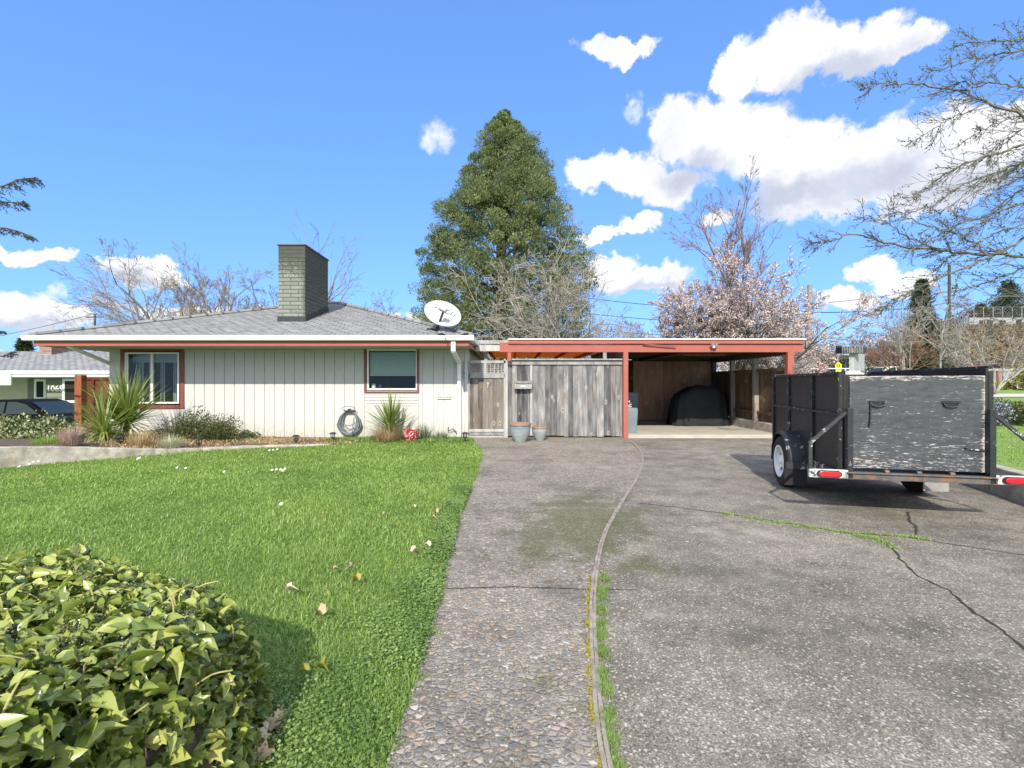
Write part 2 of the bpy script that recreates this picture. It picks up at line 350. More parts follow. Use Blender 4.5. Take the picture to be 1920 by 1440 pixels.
G.L.new(c, G.p.inputs['Base Color']); G.L.new(G.m('MULTIPLY_ADD', pm, .35, .5), G.p.inputs['Roughness']); bump(G, G.m('SUBTRACT', 1, pm), .5, .003)
def chipped(name, c1, c2, chip, thr, sc=9):
    m, G = newmat(name); v = G.oc
    f = G.step(G.noise(v, sc, 7, .75), thr, thr+.02)
    c = G.mix(f, G.ramp(G.noise(v, 4, 4), [(.3, c1), (.7, c2)]), chip)
    G.L.new(c, G.p.inputs['Base Color']); G.p.inputs['Roughness'].default_value = .5
chipped('trailer_black', (.007, .0075, .0085), (.018, .019, .021), (.50, .49, .47), .595, 10)
chipped('fender_black', (.010, .012, .014), (.020, .023, .028), (.55, .56, .58), .625, 9)
chipped('brace_black', (.02, .021, .024), (.04, .042, .046), (.50, .49, .50), .60, 7)
chipped('chipped_white', (.48, .48, .47), (.62, .62, .60), (.03, .03, .032), .56, 14)
chipped('rusty_beam', (.045, .05, .055), (.13, .13, .125), (.20, .10, .055), .52, 10)
chipped('dark_ply', (.008, .0078, .0075), (.021, .019, .018), (.16, .14, .125), .635, 17)
# glazed pots
m, G = newmat('glaze')
sz = G.n('ShaderNodeSeparateXYZ'); G.L.new(G.oc, sz.inputs[0])
c = G.ramp(G.noise(G.oc, 30, 5, .7), [(.3, (.20, .235, .245)), (.7, (.36, .40, .40))])
c = G.mix(G.m('MULTIPLY', G.step(G.m('ADD', sz.outputs[2], G.m('MULTIPLY', G.noise(G.map(G.oc, (1, 1, .1)), 40, 3), .12)), .33, .42), .7), c, (.10, .13, .22))
G.L.new(c, G.p.inputs['Base Color']); G.p.inputs['Roughness'].default_value = .3
m, G = newmat('red_glaze')
vv = G.voro(G.oc, 9, 'DISTANCE_TO_EDGE'); nn = G.noise(G.oc, 9, 1, .5, 1.5)
ln = G.m('ABSOLUTE', G.m('SUBTRACT', nn, .5)); c = G.mix(G.step(ln, .035, .02), (.32, .02, .025), (.75, .72, .68))
G.L.new(c, G.p.inputs['Base Color']); G.p.inputs['Roughness'].default_value = .3
# leaves
leafmat('grass_blade', [(.0, (.09, .16, .034)), (.35, (.205, .32, .075)), (.68, (.34, .46, .14)), (.90, (.46, .53, .24)), (1, (.62, .58, .40))], .45, .45)
leafmat('clover', [(.0, (.075, .14, .03)), (.5, (.17, .27, .07)), (1, (.33, .43, .15))], .5, .3)
leafmat('ivy_leaf', [(.0, (.026, .050, .020)), (.26, (.065, .11, .033)), (.5, (.21, .27, .06)), (.85, (.40, .45, .12)), (.96, (.46, .42, .16)), (1, (.36, .22, .12))], .30, .25, .6)
leafmat('variegated', [(.0, (.03, .06, .02)), (.45, (.07, .11, .04)), (.7, (.40, .42, .22)), (1, (.60, .58, .38))], .4, .2)
leafmat('cedar_leaf', [(.0, (.05, .075, .034)), (.35, (.11, .145, .060)), (.7, (.21, .245, .105)), (1, (.33, .35, .17))], .6, .3)
leafmat('dark_conifer', [(.0, (.018, .032, .018)), (.6, (.04, .062, .03)), (1, (.075, .10, .045))], .6, .15)
leafmat('blue_conifer', [(.0, (.035, .055, .055)), (.6, (.075, .105, .10)), (1, (.13, .165, .155))], .6, .1)
leafmat('blossom', [(.0, (.34, .21, .19)), (.2, (.56, .42, .40)), (.5, (.74, .63, .62)), (1, (.88, .81, .80))], .7, .35, .2, (1, 1, 1))
leafmat('red_bud', [(.0, (.16, .07, .035)), (.6, (.32, .16, .08)), (1, (.36, .20, .10))], .7, .1, .2, (1, 1, 1))
leafmat('lichen', [(.0, (.035, .03, .026)), (.55, (.10, .10, .07)), (1, (.30, .31, .21))], .9, .1, .1, (1, 1, 1))
leafmat('sword_leaf', [(.0, (.07, .11, .03)), (.35, (.17, .23, .06)), (.7, (.33, .38, .12)), (1, (.56, .52, .22))], .45, .25)
leafmat('shrub_leaf', [(.0, (.035, .055, .02)), (.5, (.085, .115, .035)), (.75, (.14, .16, .06)), (1, (.17, .08, .06))], .5, .25)
leafmat('dry_blade', [(.0, (.30, .19, .10)), (.5, (.48, .36, .20)), (1, (.66, .56, .36))], .7, .3, .2, (1, 1, .8))
leafmat('pale_blade', [(.0, (.35, .36, .24)), (1, (.66, .66, .48))], .7, .3, .2, (1, 1, .8))
leafmat('pink_blade', [(.0, (.30, .19, .15)), (1, (.60, .46, .38))], .8, .2, .2, (1, 1, 1))
leafmat('bulb_leaf', [(.0, (.08, .12, .07)), (1, (.20, .26, .16))], .5, .2)
leafmat('yellow_leaf', [(.0, (.14, .17, .03)), (.6, (.34, .32, .06)), (1, (.48, .36, .10))], .6, .25)
leafmat('lavender', [(.0, (.05, .08, .03)), (.5, (.12, .15, .08)), (.55, (.36, .36, .56)), (1, (.55, .53, .72))], .6, .2, .2, (1, 1, 1))
leafmat('dead_leaf', [(.0, (.30, .17, .10)), (.5, (.55, .40, .25)), (1, (.70, .62, .48))], .7, .15, .2, (1, 1, 1))
leafmat('daisy', [(.0, (.8, .8, .78)), (1, (.85, .84, .8))], .6, .2, .2, (1, 1, 1))
leafmat('hill_scrub', [(.0, (.11, .085, .065)), (.4, (.19, .15, .11)), (.75, (.29, .235, .13)), (1, (.12, .13, .07))], .8, .1, .1, (1, 1, 1))
mat('lawn_soil', (.09, .14, .03), .95, base2=(.14, .21, .045), scale=3, fine=60, bmp=.6, bscale=80)
m, G = newmat('far_grass'); v = G.oc; sz = G.n('ShaderNodeSeparateXYZ'); G.L.new(v, sz.inputs[0])
n_ = G.noise(v, 1.5, 6, .7); c = G.ramp(n_, [(.3, (.12, .20, .035)), (.7, (.21, .32, .06))])
c = G.mix(G.step(sz.outputs[2], 1.9, 2.6), c, G.ramp(G.noise(v, .5, 6, .7), [(.3, (.22, .17, .09)), (.7, (.33, .28, .15))]))
G.L.new(c, G.p.inputs['Base Color']); G.p.inputs['Roughness'].default_value = .9; bump(G, G.noise(v, 40, 4), .6, .01)
leafmat('far_twigs', [(.0, (.10, .075, .065)), (.5, (.19, .145, .125)), (1, (.26, .21, .17))], .9, .1, .1, (1, 1, 1))
for nm, c in (('yellow_stem', (.34, .33, .12)), ('bark_grey', (.21, .185, .16)), ('bark_dark', (.09, .075, .06)), ('bark_red', (.23, .15, .11)), ('bark_pale', (.32, .295, .26)), ('bark_lichen', (.14, .135, .10)), ('bark_mauve', (.25, .19, .17))):
    mat(nm, c, .9, var=.35, scale=12, bmp=.3)
# ------------------------------------------------------------------ geometry helpers
def root_off(p):
    o = Vector((0, 0, 0))
    while p is not None: o += Vector(p.location); p = p.parent
    return o
def tag(o, label=None, cat=None, group=None, kind=None):
    for k, v in (('label', label), ('category', cat), ('group', group), ('kind', kind)):
        if v: o[k] = v
    return o
def empty(name, loc, label=None, cat=None, group=None):
    o = bpy.data.objects.new(name, None); COL.objects.link(o); o.location = loc; o.empty_display_size = .2
    return tag(o, label, cat, group)
def finish(me, name, m, parent, **kw):
    o = bpy.data.objects.new(name, me); COL.objects.link(o)
    if m is not None: me.materials.append(MATS[m] if isinstance(m, str) else m)
    if parent is not None: o.parent = parent
    return tag(o, kw.get('label'), kw.get('cat'), kw.get('group'), kw.get('kind'))
class MB:
    def __init__(s): s.v = []; s.f = []; s.r = []; s.uv = {}
    def add(s, vs, fs, r=0.0):
        b = len(s.v); s.v += [tuple(x) for x in vs]; s.f += [tuple(i+b for i in f) for f in fs]; s.r += [r]*len(vs)
        return s
    def box(s, x0, x1, y0, y1, z0, z1, r=0.0):
        return s.add([(x0,y0,z0),(x1,y0,z0),(x1,y1,z0),(x0,y1,z0),(x0,y0,z1),(x1,y0,z1),(x1,y1,z1),(x0,y1,z1)],
                     [(0,3,2,1),(4,5,6,7),(0,1,5,4),(1,2,6,5),(2,3,7,6),(3,0,4,7)], r)
    def bar(s, p, q, w, h, r=0.0, up=(0, 0, 1)):
        p = Vector(p); q = Vector(q); d = (q-p).normalized(); u = Vector(up)
        if abs(d.dot(u)) > .98: u = Vector((0, 1, 0))
        x = d.cross(u).normalized()*w/2; y = x.cross(d).normalized()*h/2
        vs = [p-x-y, p+x-y, p+x+y, p-x+y, q-x-y, q+x-y, q+x+y, q-x+y]
        return s.add(vs, [(0,1,2,3),(7,6,5,4),(0,4,5,1),(1,5,6,2),(2,6,7,3),(3,7,4,0)], r)
    def tube(s, pts, rad, n=8, r=0.0, cap=True):
        pts = [Vector(p) for p in pts]; k = len(pts)
        if not hasattr(rad, '__len__'): rad = [rad]*k
        vs = []; ref = None
        for i, p in enumerate(pts):
            d = (pts[min(i+1, k-1)]-pts[max(i-1, 0)])
            d = d.normalized() if d.length > 1e-9 else Vector((0, 0, 1))
            if ref is None: ref = Vector((1, 0, 0)) if abs(d.x) < .8 else Vector((0, 1, 0))
            a = (ref-d*ref.dot(d)); a = a.normalized() if a.length > 1e-6 else d.orthogonal().normalized(); b = d.cross(a); ref = a
            for j in range(n):
                t = 2*math.pi*j/n; vs.append(p+(a*math.cos(t)+b*math.sin(t))*rad[i])
        fs = [(i*n+j, i*n+(j+1) % n, (i+1)*n+(j+1) % n, (i+1)*n+j) for i in range(k-1) for j in range(n)]
        if cap: fs += [tuple(range(n-1, -1, -1)), tuple((k-1)*n+j for j in range(n))]
        return s.add(vs, fs, r)
    def lathe(s, prof, c=(0, 0, 0), n=24, r=0.0, axis='z', cap=True):
        c = Vector(c); vs = []
        for (rr, z) in prof:
            for j in range(n):
                t = 2*math.pi*j/n; a, b = math.cos(t)*rr, math.sin(t)*rr
                vs.append(c+(Vector((a, b, z)) if axis == 'z' else Vector((z, a, b)) if axis == 'x' else Vector((b, z, a))))
        k = len(prof)
        fs = [(i*n+j, i*n+(j+1) % n, (i+1)*n+(j+1) % n, (i+1)*n+j) for i in range(k-1) for j in range(n)]
        if cap: fs += [tuple(range(n-1, -1, -1)), tuple((k-1)*n+j for j in range(n))]
        return s.add(vs, fs, r)
    def prism(s, poly, d0, d1, plane='xz', r=0.0):
        f = {'xz': lambda a, b, d: (a, d, b), 'xy': lambda a, b, d: (a, b, d), 'yz': lambda a, b, d: (d, a, b)}[plane]
        n = len(poly); vs = [f(a, b, d0) for a, b in poly]+[f(a, b, d1) for a, b in poly]
        return s.add(vs, [tuple(range(n)), tuple(range(2*n-1, n-1, -1))]+[(i, i+n, (i+1) % n+n, (i+1) % n) for i in range(n)], r)
    def build(s, name, m, parent=None, smooth=False, bev=0, uvs=None, fixn=True, **kw):
        off = root_off(parent)
        me = bpy.data.meshes.new(name)
        me.from_pydata([(x-off.x, y-off.y, z-off.z) for x, y, z in s.v], [], s.f)
        if fixn:
            import bmesh
            bm = bmesh.new(); bm.from_mesh(me); bmesh.ops.recalc_face_normals(bm, faces=bm.faces); bm.to_mesh(me); bm.free()
        a = me.attributes.new('rnd', 'FLOAT', 'POINT'); a.data.foreach_set('value', s.r)
        if uvs:
            ul = me.uv_layers.new(name='UVMap')
            for poly in me.polygons:
                n = poly.normal
                for li in poly.loop_indices:
                    co = me.vertices[me.loops[li].vertex_index].co+off
                    ul.data[li].uv = uvs(co, n)
        if smooth:
            me.shade_smooth() if smooth is True else me.set_sharp_from_angle(angle=math.radians(smooth))
        o = finish(me, name, m, parent, **kw)
        if bev:
            b = o.modifiers.new('bevel', 'BEVEL'); b.width = bev; b.segments = 2; b.limit_method = 'ANGLE'; b.angle_limit = math.radians(40)
        return o
def text(s, size, loc, m, name, parent, rot=(math.pi/2, 0, 0), ext=.003, sx=1, align='CENTER', label=None, bold=0):
    cu = bpy.data.curves.new('lettering', 'FONT'); cu.body = s; cu.size = size; cu.extrude = ext; cu.align_x = align; cu.align_y = 'CENTER'; cu.offset = bold
    t = bpy.data.objects.new('lettering', cu); COL.objects.link(t)
    bpy.context.view_layer.update()
    me = bpy.data.meshes.new_from_object(t.evaluated_get(bpy.context.evaluated_depsgraph_get()))
    bpy.data.objects.remove(t)
    off = root_off(parent)
    mt = Matrix.Translation(Vector(loc)-off) @ (rot if isinstance(rot, Matrix) else Matrix.Rotation(rot[2], 4, 'Z') @ Matrix.Rotation(rot[1], 4, 'Y') @ Matrix.Rotation(rot[0], 4, 'X')) @ Matrix.Diagonal((sx, 1, 1, 1))
    me.transform(mt); me.materials.clear()
    return finish(me, name, m, parent, label=label)

RNG = np.random.default_rng(7)
def inst(name, tv, tf, pos, Y, Nn, Sc, m, parent=None, rnd=None, smooth=False, vr=None, **kw):
    """one mesh of many small leaves: template verts tv, local y along Y, local z towards Nn"""
    tv = np.asarray(tv, float); pos = np.asarray(pos, float); N = len(pos); k = len(tv)
    Y = Y/np.maximum(np.linalg.norm(Y, axis=1, keepdims=True), 1e-9)
    X = np.cross(Y, Nn); X /= np.maximum(np.linalg.norm(X, axis=1, keepdims=True), 1e-9)
    Z = np.cross(X, Y)
    Sc = np.asarray(Sc, float)
    if Sc.ndim == 1: Sc = np.repeat(Sc[:, None], 3, 1)
    L = tv[None]*Sc[:, None, :]
    V = pos[:, None]+L[..., 0:1]*X[:, None]+L[..., 1:2]*Y[:, None]+L[..., 2:3]*Z[:, None]
    off = root_off(parent); V = V.reshape(-1, 3)-np.array(off)
    lt = np.concatenate([np.array(f) for f in tf]); tot = np.array([len(f) for f in tf])
    loops = (lt[None]+np.arange(N)[:, None]*k).ravel(); st = np.concatenate([[0], np.cumsum(np.tile(tot, N))[:-1]])
    me = bpy.data.meshes.new(name); me.vertices.add(N*k); me.vertices.foreach_set('co', V.ravel())
    me.loops.add(len(loops)); me.loops.foreach_set('vertex_index', loops.astype(np.int32))
    me.polygons.add(N*len(tf)); me.polygons.foreach_set('loop_start', st.astype(np.int32))
    me.update(calc_edges=True)
    if rnd is None: rnd = RNG.random(N)
    a = me.attributes.new('rnd', 'FLOAT', 'POINT'); a.data.foreach_set('value', np.clip(np.repeat(np.clip(rnd, 0, 1), k)+(0 if vr is None else np.tile(vr, N)), 0, 1).astype(np.float32))
    if smooth: me.shade_smooth()
    return finish(me, name, m, parent, **kw)
def unit(n):
    v = RNG.normal(size=(n, 3)); return v/np.linalg.norm(v, axis=1, keepdims=True)
DIA = ([(0, 0, 0), (.5, .5, .12), (0, 1, 0), (-.5, .5, .12)], [(0, 1, 2, 3)])
BLADE = ([(-.5, 0, 0), (.5, 0, 0), (.36, .5, .12), (-.36, .5, .12), (0, 1, .5)], [(0, 1, 2, 3), (3, 2, 4)])
TRI = ([(-.5, 0, 0), (.5, 0, 0), (0, 1, .3)], [(0, 1, 2)])
def inpoly(P, poly):
    x, y = P[:, 0], P[:, 1]; c = np.zeros(len(P), bool); n = len(poly)
    for i in range(n):
        x0, y0 = poly[i]; x1, y1 = poly[(i+1) % n]
        if y0 == y1: continue
        t = ((y0 > y) != (y1 > y)) & (x < (x1-x0)*(y-y0)/(y1-y0)+x0); c ^= t
    return c
def smooth_curve(pts, n=8):
    P = [Vector(p) for p in pts]; out = []
    for i in range(len(P)-1):
        p0 = P[max(i-1, 0)]; p1 = P[i]; p2 = P[i+1]; p3 = P[min(i+2, len(P)-1)]
        for j in range(n):
            t = j/n; out.append(.5*((2*p1)+(p2-p0)*t+(2*p0-5*p1+4*p2-p3)*t*t+(3*p1-p0-3*p2+p3)*t**3))
    out.append(P[-1]); return out
def ribbon(mb, pts, w, jit=0, rng=random):
    vs = []
    for i, p in enumerate(pts):
        d = (pts[min(i+1, len(pts)-1)]-pts[max(i-1, 0)]).normalized(); nrm = Vector((-d.y, d.x, 0))
        ww = w*(1+rng.uniform(-jit, jit)); o = nrm*rng.uniform(-jit, jit)*w
        vs += [p+nrm*ww/2+o, p-nrm*ww/2+o]
    mb.add(vs, [(2*i, 2*i+1, 2*i+3, 2*i+2) for i in range(len(pts)-1)])

# ---- trees without leaves: recursive limbs
class TP:
    def __init__(s, **k):
        s.lev = 4; s.n = (8, 6, 5, 3); s.ang = (45, 40, 38, 35); s.lr = (.55, .5, .5, .5); s.rr = .55; s.wig = .12
        s.up = (.05, .03, .0, 0, 0); s.seg = .5; s.t0 = .3; s.tip = .35; s.minr = .004; s.wind = (0, 0, 0)
        s.__dict__.update(k)
def grow(out, p, d, L, r, lev, P, R):
    nseg = max(2, min(9, int(L/P.seg))); st = L/nseg; pts = [p.copy()]; rad = [r]
    w = Vector(P.wind)
    for i in range(nseg):
        d = (d+Vector((R.gauss(0, 1), R.gauss(0, 1), R.gauss(0, 1)))*P.wig+Vector((0, 0, P.up[min(lev, len(P.up)-1)]))+w*(.3+lev)).normalized()
        p = p+d*st; pts.append(p.copy()); rad.append(max(P.minr, r*(1-(i+1)/nseg*(1-P.tip))))
    out.append((pts, rad, lev))
    if lev < P.lev:
        n = P.n[min(lev, len(P.n)-1)]
        for k in range(n):
            t = P.t0+(1-P.t0)*(k+R.random())/n; t = min(t, .999); f = t*nseg; i = int(f); q = pts[i].lerp(pts[i+1], f-i)
            dd = (pts[i+1]-pts[i]).normalized(); a = math.radians(P.ang[min(lev, len(P.ang)-1)]*R.uniform(.6, 1.3))
            ax = dd.orthogonal().normalized(); ax.rotate(Matrix.Rotation(R.uniform(0, 2*math.pi), 3, dd)); nd = dd.copy(); nd.rotate(Matrix.Rotation(a, 3, ax))
            grow(out, q, nd, L*P.lr[min(lev, len(P.lr)-1)]*(1.15-.55*t)*R.uniform(.7, 1.2), max(P.minr, rad[i]*P.rr), lev+1, P, R)
def limbs_mesh(name, out, levs, m, parent, **kw):
    mb = MB()
    for pts, rad, lev in out:
        if lev in levs: mb.tube(pts, rad, 7 if lev == 0 else 5 if lev == 1 else 3, cap=lev < 2)
    return mb.build(name, m, parent, smooth=True, fixn=False, **kw)
def tips(out, minlev, per=3, R=random):
    P = []
    for pts, rad, lev in out:
        if lev >= minlev:
            for _ in range(per):
                i = R.randrange(len(pts)-1); P.append(tuple(pts[i].lerp(pts[i+1], R.random())))
    return np.array(P)
def bare_tree(name, loc, h, label, m='bark_grey', seed=1, trunk=.3, lean=(0, 0, 1), r=None, tagcat='tree', stems=1, spread=.3, buds=None, group=None, **kw):
    R = random.Random(seed); e = empty(name, loc, label, tagcat, group); P = TP(**kw); out = []
    for s in range(stems):
        d = Vector(lean).normalized()
        if stems > 1:
            a = s/stems*6.283+R.random(); d = (d+Vector((math.cos(a), math.sin(a)*.6, 0))*spread*R.uniform(.4, 1)).normalized()
        grow(out, Vector(loc), d, h*R.uniform(.75, 1), (r or h*.018), 0, P, R)
    limbs_mesh('trunk', out, (0,), m, e); limbs_mesh('branches', out, (1, 2, 3, 4, 5), m, e)
    if buds:
        bm_, per, sz = buds; tp = tips(out, P.lev, per, R); n = len(tp)
        inst('buds' if bm_ != 'blossom' else 'blossom', *DIA, tp+RNG.normal(size=(n, 3))*sz*.5, unit(n), unit(n), sz*RNG.uniform(.6, 1.3, n), bm_, e)
    return e, out
def leaf_cloud(name, centers, radii, per, size, m, parent, upb=.3, shape=DIA, aspect=.5, shell=.55, **kw):
    """leaf clumps round the given centres"""
    C = np.repeat(np.asarray(centers, float), per, 0); Rr = np.repeat(np.asarray(radii, float), per, 0); n = len(C)
    if Rr.ndim == 1: Rr = np.repeat(Rr[:, None], 3, 1)
    u = unit(n); rr = (shell+(1-shell)*RNG.random(n)**.5)[:, None]
    P = C+u*Rr*rr; Yd = u+unit(n)*.7+np.array([0, 0, upb]); s = size*RNG.uniform(.6, 1.35, n)
    return inst(name, *shape, P, Yd, unit(n)*.8+np.array([0, -.3, .6]), np.stack([s*aspect, s, s*aspect], 1), m, parent, **kw)
# ------------------------------------------------------------------ ground, driveway, lawn
EDGE = [(885,822),(903,846),(897,884),(876,930),(856,985),(841,1050),(829,1100),(806,1180),(789,1240),(772,1300),(750,1360),(722,1440),(690,1560)]
DIVC = [(1178,823),(1200,845),(1205,862),(1200,885),(1178,925),(1152,965),(1131,1010),(1119,1060),(1113,1120),(1112,1200),(1117,1280),(1126,1360),(1140,1440),(1165,1560)]
edge = smooth_curve([gpx(x, y) for x, y in EDGE], 6); divc = smooth_curve([gpx(x, y) for x, y in DIVC], 6)
WALLP = [(-60,884,831),(0,877,838),(100,868,838),(200,860,840),(300,852,842),(400,844,839.5),(480,839.5,836),(560,837,834.5),(620,835,833)]
wallp = []
for x, yb, yt in WALLP:
    b = gpx(x, yb); zt = H-(yt-720)/F*b.y; wallp.append((b, max(zt, .015)))
def gz(x, y):
    t = min(1, max(0, (-11.6-x)/2.2)); s = t*t*(3-2*t)
    return -.06-.56*s
NX, NY = 90, 70
xs = np.concatenate([np.linspace(-260, -30, 20), np.linspace(-28, 30, 60), np.linspace(34, 300, 24)]); ys = np.concatenate([np.linspace(-60, -6, 10), np.linspace(-4, 40, 40), np.linspace(45, 600, 24)])
mb = MB(); mb.add([(x, y, gz(x, y)) for y in ys for x in xs], [(j*len(xs)+i, j*len(xs)+i+1, (j+1)*len(xs)+i+1, (j+1)*len(xs)+i) for j in range(len(ys)-1) for i in range(len(xs)-1)])
mb.build('ground', 'far_grass', kind='structure', fixn=False)

def moss_at(P):
    spots = [(1085,965,.50,1.25),(1095,1010,.34,.9),(1120,925,.30,.5),(1020,905,.3,.4),(1150,870,.4,.6),(1080,842,.6,.4),(985,1045,.3,.6),(1090,1150,.2,.45),(1030,1230,.14,.4),(1095,1330,.10,.6),(1050,1300,.10,.5),
             (1222,1070,.20,.55),(1300,1090,.2,.3),(1390,1140,.12,.35),(1700,960,.4,.35),(1850,955,.4,.35),(1600,955,.3,.3),(1190,960,.2,.3)]
    v = np.zeros(len(P))
    for x, y, r, a in spots:
        c = gpx(x, y); v += a*np.exp(-((P[:, 0]-c.x)**2+((P[:, 1]-c.y)*.75)**2)/(2*r*r))
    return v
def sheet(name, left, right, m, z, nx=26, **kw):
    """surface between two ground curves, densely gridded"""
    vs = []; fs = []
    for a, b in zip(left, right):
        for i in range(nx+1):
            p = a.lerp(b, i/nx); vs.append((p.x, p.y, z))
    for j in range(len(left)-1):
        for i in range(nx): k = j*(nx+1)+i; fs.append((k, k+1, k+nx+2, k+nx+1))
    mb = MB(); mb.add(vs, fs); o = mb.build(name, m, fixn=False, **kw)
    P = np.array(vs); a = o.data.attributes.new('moss', 'FLOAT', 'POINT'); a.data.foreach_set('value', moss_at(P).astype(np.float32))
    for p in o.data.polygons:
        if p.normal.z < 0: p.flip() if hasattr(p, 'flip') else None
    return o
def resample(c, n, yr):
    ys_ = np.linspace(yr[0], yr[1], n); Y = np.array([p.y for p in c]); X = np.array([p.x for p in c]); o = np.argsort(Y)
    return [Vector((float(np.interp(y, Y[o], X[o])), float(y), 0)) for y in ys_]
yr = (.6, 12.5)
E2 = [Vector((-3.6, -6, 0)), Vector((-1.3, -1.5, 0))]+resample(edge, 90, yr); D2 = [Vector((.45, -6, 0)), Vector((.4, -1.5, 0))]+resample(divc, 90, yr)
walk = sheet('walkway', E2, D2, 'aggregate', 0.0, 30, kind='structure')
def wallx(y): return float(np.interp(y, [-6, 2, 5.52, 6.4, 12.2, 20], [2.9, 4.55, 5.85, 6.14, 7.02, 7.9]))
R2 = [Vector((wallx(p.y)+.05, p.y, 0)) for p in D2]
drive = sheet('driveway', D2, R2, 'concrete', 0.001, 46, kind='structure')
# cracks and joints are parts of the paving they run through
def crack(pxs, w, parent, z=.0045, jit=.5, name='crack', m='crack', seed=3):
    R = random.Random(seed); pts = [gpx(*p) for p in pxs]; P = []
    for a, b in zip(pts, pts[1:]):
        n = max(2, int((b-a).length/.05))
        for i in range(n):
            q = a.lerp(b, i/n)+Vector((R.uniform(-1, 1), R.uniform(-1, 1), 0))*.012*jit; q.z = z; P.append(q)
    P.append(Vector((pts[-1].x, pts[-1].y, z))); mb = MB(); ribbon(mb, P, w, jit*.9, R); return mb.build(name, m, parent, fixn=False)
C1 = [(1200,944),(1280,953),(1350,962),(1470,980),(1590,1000),(1650,1014),(1676,1032),(1688,1048),(1722,1082),(1780,1108),(1828,1150),(1880,1182),(1960,1250)]
crack(C1, .014, drive, seed=1); crack([(1590,1000),(1690,1006),(1780,1020),(1960,1048)], .012, drive, seed=2)
crack([(1702,960),(1706,978),(1719,990),(1716,1004)], .022, drive, seed=4); crack([(1060,846),(1205,848)], .012, walk, seed=5); crack([(1205,848),(1440,850)], .008, drive, seed=6)
crack([(838,1104),(960,1101),(1112,1106)], .009, walk, jit=.3, seed=7); crack([(1140,1106),(1195,1107)], .007, drive, seed=8); crack([(1205,945),(1130,944),(870,946)], .004, walk, jit=.3, seed=9)
# wooden divider strip
mb = MB(); dp = [p for p in resample(divc, 150, (.6, 12.4))]
Rr = random.Random(5)
P = [Vector((p.x+math.sin(i*.35)*.003, p.y, .012+.004*math.sin(i*.21))) for i, p in enumerate(dp)]
for off, w_ in ((-.010, .017), (.010, .017)):
    Q = [q+Vector((off, 0, 0)) for q in P]; ribbon(mb, Q, w_, .12, Rr); mb.tube([q-Vector((0, 0, .0075)) for q in Q], .0072, 4)
tag(mb.build('edging_strip', 'divider_wood', smooth=40), 'weathered grey timber strip curving through the driveway', 'edging')

# carport slab
mb = MB(); mb.box(2.8, 7.0, 12.22, 17.2, -.05, .085); mb.build('carport_floor', 'slab', bev=.012, kind='structure')

# lawn soil sheet
lawn_poly = [(-14, -4)]+[(-14, 8)]+[(b.x, b.y) for b, z in wallp]+[(-3.2, 11.6), (-1.3, 12.3), (edge[0].x, 12.42)]+[(p.x, p.y) for p in edge]+[(-1.3, -1.5), (-3.6, -4)]
mb = MB(); mb.add([(x, y, -.012) for x, y in lawn_poly], [tuple(range(len(lawn_poly)))]); lawn = mb.build('lawn', 'lawn_soil', kind='structure', fixn=False)
# planting bed behind the low wall
mb = MB(); vs = []; top = [(b.x, b.y, z) for b, z in wallp]
for i, (x, y, z) in enumerate(top):
    xb = [-14, -11.5, -10.3, -9.2, -8.2, -7.2, -6.4, -5.2, -4.0][i]
    for k in range(7):
        t = k/6; zb = .10 if xb < -10 else .05*max(0, (-xb-4)/6)
        vs.append((x+(xb-x)*t, y+.05+(12.5-y)*t, (z-.02)*(1-t)+zb*t+(.02*math.sin(i*3+k*2) if 0 < k < 6 else 0)))
mb.add(vs, [(i*7+k, i*7+k+1, (i+1)*7+k+1, (i+1)*7+k) for i in range(len(top)-1) for k in range(6)])
mb.build('planting_bed', 'soil', kind='structure', fixn=False)
# low concrete wall, left
mb = MB(); n = len(wallp); vs = []
fine_w = smooth_curve([Vector((b.x, b.y, z)) for b, z in wallp], 6)
for i, p in enumerate(fine_w):
    d = (fine_w[min(i+1, len(fine_w)-1)]-fine_w[max(i-1, 0)]); nrm = Vector((-d.y, d.x, 0)).normalized()
    zt = p.z+.004*math.sin(i*1.7)
    for off, z in ((0, -.08), (0, zt), (.14, zt+.003), (.14, -.08)): q = p+nrm*off; vs.append((q.x, q.y, z))
mb.add(vs, [(i*4+k, i*4+k+1, (i+1)*4+k+1, (i+1)*4+k) for i in range(len(fine_w)-1) for k in range(3)]+[(0, 1, 2, 3), tuple((len(fine_w)-1)*4+k for k in (3, 2, 1, 0))])
tag(mb.build('retaining_wall', 'old_concrete', bev=.012), 'low stained concrete wall holding the planting bed beside the lawn', 'wall')
# right: raised ground, wall along the driveway
def zr(x, y):
    s = lambda t: max(0, min(1, t))**2*(3-2*max(0, min(1, t)))
    return .31+.030*max(0, min(y, 45)-12)+10.0*s((x-.70*y)/(.24*y+1))*s((y-54)/32)
mb = MB(); ys2 = list(np.linspace(-4, 20, 30))+list(np.linspace(22, 60, 24))+list(np.linspace(63, 140, 26)); us = np.linspace(0, 1, 40)**1.7
vs = []
for y in ys2:
    x0 = wallx(min(y, 20))+.10
    for u in us: x = x0+u*(150-x0); vs.append((x, y, zr(x, y)))
k = len(us)
mb.add(vs, [(j*k+i, j*k+i+1, (j+1)*k+i+1, (j+1)*k+i) for j in range(len(ys2)-1) for i in range(k-1)])
hs = mb.build('side_lawn', 'far_grass', kind='structure', fixn=False)
mb = MB(); vs = []; yy = np.linspace(-3, 12.1, 30)
for y in yy:
    x = wallx(y)
    for xx, z in ((x, -.05), (x, .335), (x+.16, .34), (x+.16, .2)): vs.append((xx, y, z))
mb.add(vs, [(i*4+q, i*4+q+1, (i+1)*4+q+1, (i+1)*4+q) for i in range(29) for q in range(3)])
tag(mb.build('side_wall', 'old_concrete', bev=.012), 'low concrete wall along the driveway behind the black trailer', 'wall')
mb = MB(); vs = []
